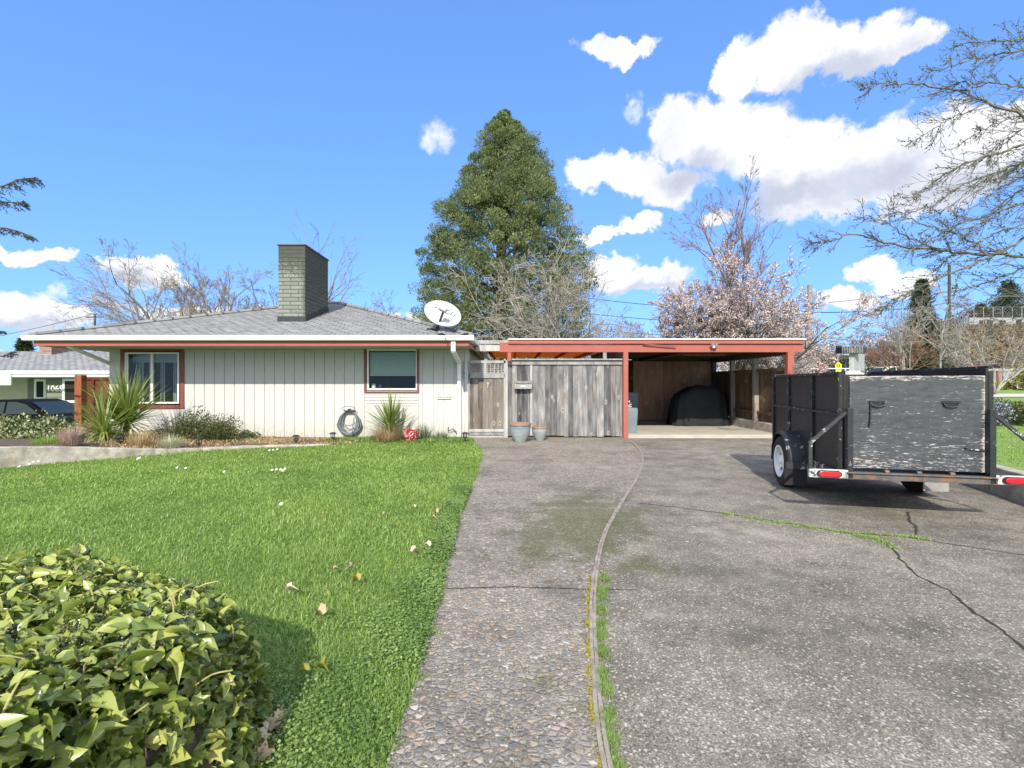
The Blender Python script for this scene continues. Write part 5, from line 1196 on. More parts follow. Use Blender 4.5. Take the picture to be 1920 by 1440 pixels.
# ------------------------------------------------------------------ ivy in the foreground
ivy = empty('ivy_hedge', (-2.2, 1.5, 0), 'broad ivy hedge with glossy leaves in the near left corner', 'hedge')
def XE(y): return -.94-.40*np.clip((y-1.85)/.40, 0, 2)**2+.03*np.sin(y*9)
def ivy_top(x, y):
    """height of the clipped ivy at (x, y)"""
    rx = np.clip((XE(y)-x)/.30, 0, 1); ry = np.clip((2.18+.16*np.clip((-x-1.1)/.8, 0, 1)+.05*np.sin(x*4)-y)/.30, 0, 1)
    return (.62-.16*np.clip((x+1.9)/1.0, 0, 1)*np.clip((y-1)/.8, 0, 1))*np.sqrt(1-(1-rx)**2.5)*np.sqrt(1-(1-ry)**2.5)+.03*np.sin(x*6+y*3)*np.sin(y*7)*rx
def ivytpl(kind):
    if kind == 0: o = [(0, 0), (.26, -.10), (.52, .12), (.40, .34), (.50, .62), (.22, .58), (0, 1.0), (-.22, .58), (-.50, .62), (-.40, .34), (-.52, .12), (-.26, -.10)]
    else: o = [(0, 0), (.22, -.02), (.38, .16), (.38, .38), (.26, .66), (0, 1.08), (-.26, .66), (-.38, .38), (-.38, .16), (-.22, -.02)]
    n = len(o); v = [(x, y, .22*abs(x)+.10*math.sin(y*3)-.16*y*y) for x, y in o]; v.insert(0, (0, .42, -.03)); h = n//2
    tip = 1+o.index(max(o, key=lambda p: p[1]))
    v += [(0, .08, 0)]
    fs = [(0, 1+i, 1+(i+1) % n) for i in range(n)]
    return v[:-1], fs
def scatter_ivy(n, seed, kind, smin, smax, name, depth, bias, rn):
    rs = np.random.default_rng(seed)
    x = rs.uniform(-4.3, -.22, n*3); y = rs.uniform(.45, 2.62, n*3); t = ivy_top(x, y); k = (t > .02)
    x, y, t = x[k], y[k], t[k]; w = rs.random(len(x)) < np.clip(1.3/(.6+np.abs(x+1.6)), .3, 1); x, y, t = x[w][:n], y[w][:n], t[w][:n]; n = len(x)
    if bias: y = rs.uniform(.5, 2.45, n); x = XE(y)+.04-rs.uniform(0, .30, n); t = np.maximum(ivy_top(x, y), .03)
    e_ = .03; gx = (ivy_top(x+e_, y)-ivy_top(x-e_, y))/(2*e_); gy = (ivy_top(x, y+e_)-ivy_top(x, y-e_))/(2*e_)
    N_ = np.stack([-gx, -gy, np.ones(n)], 1); N_ /= np.linalg.norm(N_, axis=1, keepdims=True)
    steep = np.linalg.norm(np.stack([gx, gy], 1), axis=1); z = t-rs.random(n)**1.5*depth+.02
    P = np.stack([x, y, np.maximum(z, .03)], 1)
    # on the steep flank spread leaves over the whole height
    fl = (steep > 1.6) | bool(bias); P[fl, 2] = rs.uniform(.03, 1, fl.sum())*t[fl]
    ang = rs.uniform(0, 6.28, n); Yd = np.stack([np.cos(ang), np.sin(ang)*.6-.35, rs.uniform(-.5, .45, n)], 1)+N_*.15
    Nn = N_+rs.normal(size=(n, 3))*.60
    s = rs.uniform(smin, smax, n)*np.where(y > 1.75, .78, 1)
    r = np.clip(rs.normal(rn, .19, n)+.10*np.sin(x*5)*np.sin(y*6), 0, .985); br_ = (rs.random(n) < np.where((x > XE(y)-.4) & (y > 1.5), .12, .02)); r[br_] = rs.uniform(.97, 1, br_.sum())
    tv, tf = ivytpl(kind)
    vr = np.where(np.abs(np.array(tv)[:, 0]) < .01, .13, -.05)
    inst(name, tv, tf, P, Yd, Nn, np.stack([s*rs.uniform(.75, 1.1, n), s*rs.uniform(.85, 1.2, n), s*rs.uniform(.4, 2.4, n)], 1), 'ivy_leaf', ivy, r, smooth=True, vr=vr)
    return P
Pa = scatter_ivy(9500, 31, 1, .030, .074, 'leaves', .17, 0, .68)
Pb = scatter_ivy(6000, 32, 0, .026, .060, 'lobed_leaves', .24, 0, .36)
scatter_ivy(3600, 33, 0, .028, .056, 'flank_leaves', .22, 1, .42)
scatter_ivy(1500, 34, 1, .032, .058, 'flank_shoots', .22, 1, .60)
# dark heart of twigs so the ground does not show
mb = MB(); R = random.Random(9)
for k in range(900):
    y = R.uniform(.5, 2.4); x = float(XE(y))-.12-R.random()*3.0; t = float(ivy_top(x, y))
    if t < .1: continue
    q = Vector((x, y, t*R.uniform(.3, .85))); d = Vector((R.uniform(-1, 1), R.uniform(-1, 1), R.uniform(-.4, .5))).normalized()*R.uniform(.1, .3)
    mb.tube([q-d*.7, q+Vector((R.uniform(-.03, .03), 0, .02)), q+d*.5+Vector((0, 0, -.03))], [.004, .003, .0015], 4, cap=False)
mb.build('stems', 'shrub_wood', ivy)
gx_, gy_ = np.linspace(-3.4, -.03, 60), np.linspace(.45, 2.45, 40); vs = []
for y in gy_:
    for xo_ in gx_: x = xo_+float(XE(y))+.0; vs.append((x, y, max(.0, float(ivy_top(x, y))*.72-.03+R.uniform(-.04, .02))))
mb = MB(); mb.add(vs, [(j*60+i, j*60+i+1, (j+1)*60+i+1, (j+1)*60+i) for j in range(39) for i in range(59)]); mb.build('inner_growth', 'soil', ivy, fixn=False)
# yellow shoots and berry heads standing out of the ivy
mb = MB(); bp = []
for k in range(420):
    y = R.uniform(.6, 2.45); x = float(XE(y))-.1-R.random()*2.4; t = float(ivy_top(x, y))
    if t < .3: continue
    q = Vector((x, y, t-.06)); d = Vector((R.uniform(-.5, .6), R.uniform(-.3, .4), R.uniform(.3, .9))).normalized(); L = R.uniform(.08, .20)
    m2 = q+d*L*.6; tp = q+d*L*.95+Vector((R.uniform(-.05, .05), R.uniform(-.03, .03), -.025)); mb.tube(smooth_curve([q, m2, tp], 3), .0026, 5, cap=False)
mb.build('shoots', 'yellow_stem', ivy, kind='stuff')
for k in range(420):
    y = R.uniform(1.2, 2.40) if k % 3 else R.uniform(.7, 1.6); x = float(XE(y))-.2-R.random()*2.0; t = float(ivy_top(x, y))
    if t < .3: continue
    c = Vector((x, y, t+R.uniform(-.01, .03)))
    for j in range(12): bp.append(tuple(c+Vector((R.gauss(0, 1), R.gauss(0, 1), R.gauss(0, .8))).normalized()*R.uniform(.010, .024)))
ico = ([(0, 0, 1), (.9, 0, .3), (.28, .86, .3), (-.73, .53, .3), (-.73, -.53, .3), (.28, -.86, .3), (0, 0, -1)], [(0, 1, 2), (0, 2, 3), (0, 3, 4), (0, 4, 5), (0, 5, 1), (6, 2, 1), (6, 3, 2), (6, 4, 3), (6, 5, 4), (6, 1, 5)])
n = len(bp); inst('berries', *ico, bp, unit(n), unit(n), RNG.uniform(.0035, .0055, n), 'lichen', ivy, smooth=True)
dl = []
for k in range(60): y = R.uniform(1.3, 2.0); dl.append((float(XE(y))+R.uniform(-.05, .06), y, R.uniform(.0, .05)))
# fallen leaves and daisies on the lawn
tv, tf = ivytpl(0)
FL = [(779,958,.06,'pale curled leaf lying high on the lawn near the driveway'),(820,969,.09,'tan fallen leaf at the lawn edge, upper one of a pair'),(812,980,.07,'tan fallen leaf at the lawn edge, lower one of a pair'),(772,1045,.09,'grey beige fallen leaf near the driveway edge'),(806,1034,.08,'thin pale leaf standing upright near the driveway edge'),
      (660,1076,.08,'pale brown fallen leaf in the middle of the lawn'),(626,1080,.05,'small dark reddish leaf in the middle of the lawn'),(673,1100,.09,'yellowish fallen leaf below the pale brown one'),(616,1119,.06,'orange brown fallen leaf on the lawn'),(539,1121,.09,'long pale leaf beside the ivy'),(607,1166,.11,'long straw coloured leaf on the lawn'),(598,1268,.09,'bright yellow leaf low on the lawn'),(578,1276,.07,'greenish yellow leaf low on the lawn'),(718,971,.05,'faint tan leaf left of the edge leaves'),(563,938,.05,'small beige leaf far up the lawn'),(603,972,.05,'small brown leaf far up the lawn')]
rs = np.random.default_rng(12)
for x, y, s, lab in FL:
    p = gpx(x, y); a = rs.uniform(0, 6.28)
    inst('fallen_leaf', tv, tf, [(p.x, p.y, .045)], np.array([[math.cos(a), math.sin(a), rs.uniform(-.1, .5)]]), np.array([[rs.uniform(-.4, .4), rs.uniform(-.5, 0), 1.]]), np.array([[s*.5, s*.72, s*2.6]]), 'dead_leaf' if 'yellow' not in lab else 'yellow_leaf', None, [.9 if 'pale' in lab or 'grey' in lab else .45], label=lab, cat='leaf', group='fallen leaves on the lawn')
DZ = [(62,874),(68,870),(55,878),(72,873),(258,868),(262,866),(332,885),(348,886),(420,893),(260,866),(505,851),(512,850),(520,849),(510,890),(518,889),(526,889),(534,888),(530,891),(36,883),(527,957)]
P = np.array([tuple(gpx(x, y)+Vector((0, 0, .07))) for x, y in DZ]); n = len(P)
pet = ([(0, 0, 0)]+[(math.cos(t)*(.5 if k % 2 else .34), math.sin(t)*(.5 if k % 2 else .34), .05) for k, t in enumerate(np.linspace(0, 6.283, 17)[:-1])], [(0, 1+i, 1+(i+1) % 16) for i in range(16)])
inst('daisies', *pet, P, np.tile([1., 0, 0], (n, 1)), np.tile([0, -.6, .8], (n, 1)), np.full(n, .045), 'daisy', None, kind='stuff', label='scattered tiny white daisies far up the lawn', cat='flowers')
P = np.array(dl); n = len(P); inst('leaf_litter', tv, tf, P, unit(n), unit(n)*.5+np.array([0, 0, 1]), RNG.uniform(.04, .08, n), 'dead_leaf', None, kind='stuff', label='brown dead leaves caught under the end of the ivy hedge', cat='leaf litter')
# ------------------------------------------------------------------ big evergreen behind the house
cy = 30.0
def cedar():
    e = empty('evergreen_tree', (px(940, 0, cy).x, cy, -.06), 'huge broad evergreen tree rising behind the house', 'tree'); rs = np.random.default_rng(41)
    yk = [210, 235, 262, 300, 350, 400, 450, 500, 560, 640, 690]; Lk = [4, 24, 52, 62, 84, 122, 148, 168, 174, 172, 160]; Rk = [4, 22, 58, 80, 110, 140, 152, 168, 176, 174, 160]
    C = []; Rd = []; ends = []
    for i in range(1650):
        yy = 212+(700-212)*rs.random()**.80; a = rs.uniform(0, 2*np.pi)
        l = np.interp(yy, yk, Lk); r = np.interp(yy, yk, Rk); rad = (r if math.cos(a) > 0 else l)/F*cy
        z = H-(yy-720)/F*cy; f = rs.random()**.32
        w_ = math.sin(z*1.55+a*2.0+1.1*math.sin(a*3))*math.sin(a*4+z*.7+1)
        if w_ < -.62 and rs.random() < .8: continue
        f *= 1+.13*w_-.05
        x0 = px(945 if yy < 300 else 942, 0, cy).x
        s = rs.uniform(.26, .58)*min(1, .38+rad/4)
        rad = max(rad-s*.45, .05)
        C.append((x0+math.cos(a)*rad*f, cy+math.sin(a)*rad*f*.9, z)); Rd.append((s*1.25, s*1.25, s*.80))
        if i % 7 == 0: ends.append((C[-1], x0, z-rad*.28))
    C = np.array(C); Rd = np.array(Rd)
    cr = np.clip(rs.normal(.45, .17, len(C)), 0, 1); per = 190
    leaf_cloud('crown', C, Rd, per, .125, 'cedar_leaf', e, upb=.9, aspect=.42, shell=.35, rnd=np.clip(np.repeat(cr, per)+rs.normal(0, .16, len(C)*per), 0, 1))
    mb = MB(); tx = px(940, 0, cy).x; mb.tube([(tx, cy, -.1), (tx+.05, cy, 4), (tx-.02, cy, 9), (tx+.1, cy, 14), (tx+.1, cy, 17.2)], [.55, .48, .32, .16, .04], 10); mb.build('trunk', 'bark_dark', e, smooth=True)
    mb = MB()
    for (c, x0, z) in ends: mb.tube([(x0, cy, max(z-.6, .5)), ((x0+c[0])/2, (cy+c[1])/2, (z+c[2])/2-.1), c], [.09, .06, .02], 4, cap=False)
    mb.build('limbs', 'bark_dark', e)
cedar()

# grey bare tree in front of it
def at(xp, Y, z=-.06): return (px(xp, 0, Y).x, Y, z)
bare_tree('bare_tree', at(1040, 24), 6.9, 'tangled grey bare tree in front of the evergreen', 'bark_pale', 51, stems=6, spread=.42, r=.09, lev=4, n=(8, 6, 5, 2), ang=(42, 48, 45, 40), lr=(.62, .58, .5, .5), wig=.16, up=(.03, .0, -.02, -.02), minr=.009, t0=.25)
bare_tree('bare_tree', at(1100, 26), 4.6, 'grey bare tree with low arching boughs right of the evergreen', 'bark_grey', 52, stems=4, spread=.75, r=.08, lev=4, n=(7, 5, 4, 2), ang=(42, 45, 42, 40), lr=(.62, .55, .5, .5), wig=.14, minr=.008, wind=(.02, 0, .0), t0=.3)
# bare trees left, beyond the house roof
bare_tree('bare_tree', at(335, 33), 8.8, 'bare tree with long boughs sweeping left beyond the roof', 'bark_grey', 53, stems=6, spread=.70, lean=(-.42, 0, 1), r=.13, lev=4, n=(8, 6, 5, 3), ang=(35, 35, 35, 35), lr=(.62, .58, .5, .5), wig=.10, up=(.0, .0, .0), wind=(-.035, 0, 0), minr=.008, buds=('red_bud', 1, .035))
bare_tree('bare_tree', at(420, 27), 7.0, 'bare tree with upright twigs just left of the chimney', 'bark_grey', 54, stems=5, spread=.45, lean=(-.2, 0, 1), r=.13, lev=4, n=(8, 6, 5, 3), ang=(32, 35, 35, 35), wig=.11, minr=.008, buds=('red_bud', 1, .035))
bare_tree('bare_tree', at(490, 29), 6.6, 'slender bare tree directly behind the chimney', 'bark_grey', 55, stems=4, spread=.4, r=.12, lev=4, n=(7, 6, 5, 3), ang=(32, 38, 35, 35), wig=.12, minr=.008)
bare_tree('bare_tree', at(590, 28), 9.2, 'taller bare twigs rising right of the chimney top', 'bark_grey', 56, stems=2, spread=.22, r=.12, lev=3, n=(7, 5, 4), ang=(32, 34, 34), wig=.11, minr=.007)
bare_tree('bare_tree', at(700, 26), 5.6, 'spreading bare tree between the chimney and the dish', 'bark_grey', 57, stems=4, spread=.5, r=.09, lev=4, n=(6, 5, 4, 2), ang=(38, 40, 38, 35), lean=(-.15, 0, 1), wig=.12, minr=.007)
bare_tree('bare_tree', at(1235, 33), 5.2, 'thin bare tree behind the middle of the carport roof', 'bark_mauve', 58, stems=5, spread=.45, r=.08, lev=4, n=(6, 5, 4, 2), ang=(32, 35, 35, 35), minr=.009)
bare_tree('bare_tree', at(1170, 36), 6.0, 'thin bare tree behind the carport near the red post', 'bark_mauve', 59, stems=4, spread=.5, r=.08, lev=4, n=(6, 5, 4, 2), ang=(34, 35, 35, 35), minr=.010)
# cherry in blossom and the tall reddish tree behind it
e, out = bare_tree('cherry_tree', at(1382, 27), 6.7, 'cherry tree covered in pale pink blossom behind the carport', 'bark_dark', 66, stems=14, spread=1.0, r=.09, lev=4, n=(8, 6, 6, 3), ang=(42, 42, 40, 38), lr=(.60, .55, .5, .5), wig=.10, up=(.04, .03, .01), minr=.008, t0=.2, buds=('blossom', 9, .066))
bare_tree('cherry_tree', at(1475, 50), 4.6, 'smaller blossoming cherry behind the right end of the carport', 'bark_dark', 62, stems=5, spread=.85, r=.09, lev=4, n=(7, 6, 5, 2), ang=(42, 42, 40, 38), wig=.12, minr=.009, buds=('blossom', 5, .075))
bare_tree('bare_tree', at(1388, 33), 13.4, 'tall narrow bare tree with rusty twigs above the blossom', 'bark_red', 63, stems=4, spread=.13, r=.13, lev=4, n=(11, 5, 4, 2), ang=(34, 28, 30, 30), lr=(.36, .5, .5, .5), wig=.07, up=(.06, .06, .04, .02), minr=.010, t0=.25, buds=('red_bud', 3, .045))
# background to the right, far to near
sp = [(1545,60,7.0,'bark_mauve','hazy mauve bare tree behind the stop sign'),(1580,62,6.5,'bark_grey','grey bare tree beyond the yellow sign'),(1640,58,8.0,'bark_mauve','mauve bare tree behind the slatted shelter'),(1690,40,6.4,'bark_red','reddish many stemmed tree behind the trailer'),
      (1662,45,5.6,'bark_red','smaller rusty bare tree beside the slatted shelter'),(1735,50,7.0,'bark_grey','grey bare tree between the rusty tree and the pale trunk'),(1850,46,3.6,'bark_grey','low grey bare tree in front of the scrubby bank'),(1912,50,3.6,'bark_mauve','mauve bare tree at the foot of the bank by the right edge')]
for i, (x, Y, h, m_, lab) in enumerate(sp):
    z = zr(px(x, 0, Y).x, Y)
    bare_tree('bare_tree', at(x, Y, z), h*.72, lab, m_, 70+i, stems=6, spread=.7, r=.09, lev=4, n=(7, 6, 5, 2), ang=(38, 40, 38, 35), wig=.12, minr=.012, buds=('red_bud', 1, .05) if 'red' in m_ else None)
z = zr(px(1768, 0, 30).x, 30)
bare_tree('birch_tree', at(1765, 30, z), 6.2, 'pale barked slender tree standing behind the trailer tailgate', 'bark_pale', 81, stems=1, r=.085, lev=4, n=(13, 6, 5, 2), ang=(50, 42, 38, 35), lr=(.5, .5, .5, .5), minr=.010, wig=.05)
bare_tree('birch_tree', at(1700, 31, z), 5.4, 'thin pale stemmed tree left of the larger birch', 'bark_pale', 82, stems=3, spread=.3, r=.04, lev=3, n=(8, 6, 5), ang=(42, 42, 38), minr=.010, wig=.08)
z = zr(px(1850, 0, 27).x, 27)
bare_tree('bare_tree', at(1865, 27, z), 4.6, 'pale tangled bare tree in front of the scrubby bank by the right edge', 'bark_pale', 84, stems=5, spread=.9, r=.06, lev=4, n=(7, 5, 4, 3), ang=(40, 42, 40, 35), lr=(.6, .55, .5, .5), minr=.008, wig=.12, t0=.2)
# conifers
def conifer(name, x, Y, ytop, w, label, seed, m_='dark_conifer', n=260, z0=None, per=60, size=.3):
    rs = np.random.default_rng(seed); X = px(x, 0, Y).x; z0 = zr(X, Y) if z0 is None else z0; zt = H-(ytop-720)/F*Y; h = zt-z0; e = empty(name, (X, Y, z0), label, 'tree'); C = []; mb = MB()
    for i in range(n):
        t = rs.random()**.8; a = rs.uniform(0, 6.28); z = zt-t*h*.88; rad = w*(t**.8)*rs.uniform(.75, 1.1)
        for k in range(3):
            f = (k+1)/3; C.append((X+math.cos(a)*rad*f, Y+math.sin(a)*rad*f, z-.35*rad*f*f))
        if i % 3 == 0: mb.tube([(X, Y, z+.1), (X+math.cos(a)*rad*.5, Y+math.sin(a)*rad*.5, z-.03*rad), (X+math.cos(a)*rad, Y+math.sin(a)*rad, z-.3*rad)], [.05, .04, .015], 4, cap=False)
    leaf_cloud('crown', C, np.full((len(C), 3), w*.11)*np.array([1.3, 1.3, .55]), per//3, size, m_, e, upb=-.1, aspect=.4, shell=.1)
    mb.tube([(X, Y, z0-.1), (X, Y, zt-.2)], [h*.02, .03], 7); mb.build('trunk', 'bark_dark', e)
conifer('conifer', 1728, 44, 525, 2.0, 'dark drooping conifer left of the thin pole', 91)
conifer('conifer', 1890, 101, 528, 6.4, 'wide dark conifer standing on the bank by the right edge', 92, n=240, size=.42, per=45)
conifer('conifer', 1838, 101, 572, 3.6, 'dark conifer on the bank left of the wide one', 93, n=300, size=.5)
conifer('conifer', 47, 40, 636, 1.6, 'small dark conifer behind the neighbouring roof', 94, z0=-.5, n=160)
conifer('conifer', 20, 34, 676, 1.6, 'low dark evergreen behind the neighbouring roof edge', 95, z0=-.5, n=140)
# conifer whose boughs reach in from the left edge
cf = empty('conifer', (-14.5, 11.0, -.5), 'drooping conifer boughs reaching in from the left edge', 'tree')
mb = MB(); mb.tube([(-14.5, 11, -.6), (-14.5, 11, 5), (-14.4, 11, 10)], [.3, .24, .1], 9); mb.build('trunk', 'bark_dark', cf, smooth=True)
R = random.Random(6)
def bough(pts, n, ln, hang):
    P = smooth_curve(pts, 6); Q = []; D = []
    mb = MB(); mb.tube(P, np.linspace(.035, .006, len(P)), 5, cap=False)
    for k in range(n):
        t = R.random()**.7*(len(P)-2)+.9; i = int(t); i = min(i, len(P)-2); q = P[i].lerp(P[i+1], min(1, t-i)); d = (P[i+1]-P[i]).normalized(); s_ = R.choice((-1, 1))
        side = Vector((0, s_, 0)); L = ln*R.uniform(.4, 1)*(1.1-.7*t/len(P)); tip = q+(d*.7+side*R.uniform(.1, .8)+Vector((0, 0, -hang*R.uniform(.4, 1.3)))).normalized()*L
        mb.tube([q, tip], [.006, .002], 3, cap=False)
        for j in range(16):
            f = (j+.5)/16; Q.append(tuple(q.lerp(tip, f))); D.append(tuple((tip-q).normalized()*.8+Vector((R.gauss(0, .5), R.gauss(0, .5), R.gauss(0, .4)))))
    mb.build('bough', 'bark_dark', cf); n_ = len(Q); inst('needles', *DIA, Q, np.array(D), unit(n_), np.stack([np.full(n_, .022), RNG.uniform(.04, .075, n_), np.full(n_, .02)], 1), 'blue_conifer', cf)
Yb = 11.0
bough([Vector((-14.5, 11, 5.9)), px(-60, 352, Yb), px(0, 350, Yb), px(35, 337, Yb), px(70, 333, Yb)], 60, .55, .9)
bough([Vector((-14.5, 11, 4.9)), px(-60, 385, Yb), px(-10, 378, Yb), px(25, 380, Yb), px(48, 378, Yb)], 40, .45, .9)
bough([Vector((-14.5, 11, 4.4)), px(-50, 430, Yb), px(0, 427, Yb), px(35, 434, Yb), px(60, 444, Yb)], 40, .3, .8)
bough([Vector((-14.5, 11, 3.0)), px(-50, 618, Yb), px(-15, 620, Yb), px(12, 622, Yb)], 22, .25, .7)
bough([Vector((-14.5, 11, 2.4)), px(-50, 655, Yb), px(0, 668, Yb), px(20, 660, Yb)], 18, .25, .6)

# ------------------------------------------------------------------ lichen covered tree reaching in from the right
lt = empty('lichen_tree', (12.6, 8.6, .3), 'bare lichen covered tree reaching in from the right edge', 'tree')
mb = MB(); mb.tube([(12.6, 8.6, .2), (12.5, 8.6, 2.0), (12.3, 8.5, 4.0), (12.4, 8.4, 6.2)], [.28, .23, .17, .09], 10); mb.build('trunk', 'bark_lichen', lt, smooth=True)
R = random.Random(77)
BR = [([(2080,320),(1960,240),(1850,192),(1790,168),(1700,157),(1655,155),(1622,166)],.045,8.6),([(1850,192),(1800,215),(1770,230),(1735,250),(1700,272)],.02,8.6),([(2060,140),(1960,95),(1880,100),(1820,112),(1765,130),(1738,134)],.035,8.2),
      ([(2080,200),(1960,180),(1900,162),(1860,155),(1822,162),(1800,150)],.028,8.4),([(2080,300),(1960,262),(1890,282),(1830,300),(1780,322),(1735,352),(1715,372)],.045,8.4),([(2080,360),(1960,300),(1880,320),(1800,350),(1745,388),(1690,402)],.04,8.8),
      ([(2100,460),(1980,482),(1860,478),(1760,470),(1660,455),(1600,440),(1560,450),(1516,455)],.05,8.6),([(1760,470),(1700,440),(1650,412),(1605,412)],.022,8.6),([(1860,478),(1800,440),(1740,425),(1690,400),(1670,392)],.025,8.3),
      ([(2080,420),(1960,430),(1880,470),(1800,505),(1740,530),(1690,555),(1652,575)],.045,8.2),([(2080,520),(1960,492),(1890,515),(1830,535),(1780,545),(1720,560)],.035,8.8),([(2080,380),(1960,372),(1880,395),(1800,420),(1740,450),(1710,470)],.035,8.0),
      ([(2080,570),(1960,560),(1880,555),(1820,575),(1780,600)],.025,8.5),([(2080,250),(1960,215),(1900,222),(1850,240),(1812,262)],.028,8.9),([(2080,620),(1980,590),(1900,600),(1850,620)],.022,8.3),([(2060,60),(1960,70),(1900,75),(1840,78),(1790,88)],.03,8.4),([(2080,400),(1990,350),(1920,305),(1860,330),(1800,372),(1760,400)],.03,8.3),([(2080,330),(1990,300),(1930,345),(1880,380),(1830,425),(1790,455)],.03,8.6),([(2080,440),(1980,400),(1920,420),(1860,440),(1800,470),(1755,505)],.03,8.2),([(2080,240),(1980,215),(1920,240),(1880,262),(1850,300)],.024,8.5),([(2060,340),(1960,325),(1890,345),(1830,385),(1785,400)],.03,8.1)]
out = []
PP = TP(lev=3, n=(0, 3, 4), ang=(0, 38, 40), lr=(.5, .5, .5), wig=.10, up=(0, 0, 0, 0), seg=.15, t0=.15, minr=.0035, wind=(-.03, 0, -.008))
for pts, r, Y in BR:
    r *= .62; cv = smooth_curve([px(x, y, Y+.25*math.sin(i*1.7+Y*9)) for i, (x, y) in enumerate(pts)], 6); k = len(cv)
    cv = [c+Vector((R.gauss(0, .012), R.gauss(0, .03), R.gauss(0, .012))) for c in cv]
    rad = [max(.006, r*(1-.85*i/k)) for i in range(k)]; out.append((cv, rad, 1))
    Lt = sum((cv[i+1]-cv[i]).length for i in range(k-1)); nn = int(Lt*12)
    for j in range(nn):
        i = R.randrange(k//8, k-1); q = cv[i].lerp(cv[i+1], R.random()); d = (cv[i+1]-cv[i]).normalized(); s_ = R.choice((-1, 1))
        nd = (d+Vector((R.uniform(-.2, .1), R.uniform(-.5, .5), s_*R.uniform(.25, .8)))).normalized(); grow(out, q, nd, R.uniform(.15, .62)*(1.15-.6*i/k), max(.005, rad[i]*.4), 2, PP, R)
limbs_mesh('boughs', out, (1,), 'bark_lichen', lt); limbs_mesh('twigs', out, (2, 3), 'bark_lichen', lt)
tp = tips(out, 1, 1, R); tp = tp[RNG.random(len(tp)) < .95]; n = len(tp); inst('lichen', *ico, tp+RNG.normal(size=(n, 3))*.008, unit(n), unit(n), np.stack([RNG.uniform(.006, .017, n)]*2+[RNG.uniform(.005, .013, n)], 1), 'lichen', lt)

# ------------------------------------------------------------------ neighbouring house on the left
NY_ = 22.0; nb = empty('house', (-21, NY_, -.62), 'neighbouring sage green house with grey roof and brick chimney', 'house')
def nx(p, Y=NY_): return (p-960)/F*Y
def nz(p, Y=NY_): return H-(p-720)/F*Y
mb = MB(); mb.box(-34, nx(88), NY_, NY_+.2, -.7, nz(703))
for i in range(9): z = -.45+i*.26; mb.add([(-34, NY_-.03, z), (nx(88), NY_-.03, z), (nx(88), NY_, z+.25), (-34, NY_, z+.25), (-34, NY_, z-.002), (nx(88), NY_, z-.002)], [(0, 1, 2, 3), (0, 4, 5, 1)])
mb.build('wall', 'sage', nb)
mb = MB(); Y2 = 21.0; mb.box(nx(88, Y2), nx(148, Y2), Y2, Y2+1.2, -.7, 1.78); mb.box(nx(148, Y2), nx(220, Y2), Y2+.9, Y2+1.2, -.7, 1.78)
for i in range(9): z = -.45+i*.25; mb.add([(nx(88, Y2), Y2-.03, z), (nx(148, Y2), Y2-.03, z), (nx(148, Y2), Y2, z+.24), (nx(88, Y2), Y2, z+.24), (nx(88, Y2), Y2, z-.002), (nx(148, Y2), Y2, z-.002)], [(0, 1, 2, 3), (0, 4, 5, 1)])
mb.build('porch_wall', 'sage_dark', nb)
mb = MB(); mb.add([(-34, 20.4, 1.90), (-9, 20.4, 1.90), (-9, 24.9, 3.05), (-34, 24.9, 3.05), (-9, 29.5, 1.9), (-34, 29.5, 1.9)], [(0, 1, 2, 3), (3, 2, 4, 5)]); mb.box(-34, -9, 20.45, 29.4, 1.80, 1.885); mb.build('roof', 'shingles', nb, uvs=lambda c, n: (c.x, c.y), fixn=False)
mb = MB(); mb.box(-34, -9.2, 20.33, 20.43, 1.79, 1.93); mb.tube([(nx(20, 20), 20.1, 1.70), (nx(160, 20), 20.1, 1.70), (nx(215, 20), 20.1, 1.70)], .055, 8); mb.box(nx(-10, 20), nx(17, 20), 20.05, 20.12, nz(722, 20), nz(702, 20)); mb.build('gutter', 'white_paint', nb)
def nwin(x0, x1, y0, y1, Y, name='window'):
    mb = MB(); a, b, c_, d_ = nx(x0, Y), nx(x1, Y), nz(y1, Y), nz(y0, Y); t = .10
    mb.box(a, a+t, Y-.06, Y, c_, d_); mb.box(b-t, b, Y-.06, Y, c_, d_); mb.box(a+t, b-t, Y-.062, Y, c_, c_+t); mb.box(a+t, b-t, Y-.062, Y, d_-t, d_); w = mb.build('window', 'white_vinyl', nb)
    mb = MB(); mb.box(a+t, b-t, Y-.035, Y-.03, c_+t, d_-t); mb.build('pane', 'dark', w)
nwin(66, 88, 711, 749, NY_-.03); nwin(119, 150, 710, 755, Y2-.03)
mb = MB(); mb.box(nx(54), nx(65.5), NY_-.06, NY_-.03, nz(749), nz(710))
for i in range(16): z = nz(748)+i*.058; mb.box(nx(55), nx(65), NY_-.075, NY_-.06, z, z+.03)
mb.build('shutter', 'sage_dark', nb)
text('1065', .36, (nx(105, Y2), Y2-.05, nz(729, Y2)), 'sign_white', 'house_number', nb)
mb = MB(); a0, a1 = -23.45, -22.85; mb.box(a0, a1, 24.0, 25.4, 2.4, 3.5); mb.build('chimney', 'red_brick', nb, uvs=lambda c, n: ((c.x if abs(n.y) > .5 else c.y), c.z))
mb = MB(); mb.box(a0-.03, a1+.03, 23.97, 24.0, 2.65, 2.85)
for i in range(5): mb.box(a1, a1+.03, 24+i*.28, 24.28+i*.28, 2.62+i*.08, 2.86+i*.08)
mb.build('chimney_flashing', 'grey_metal', nb)
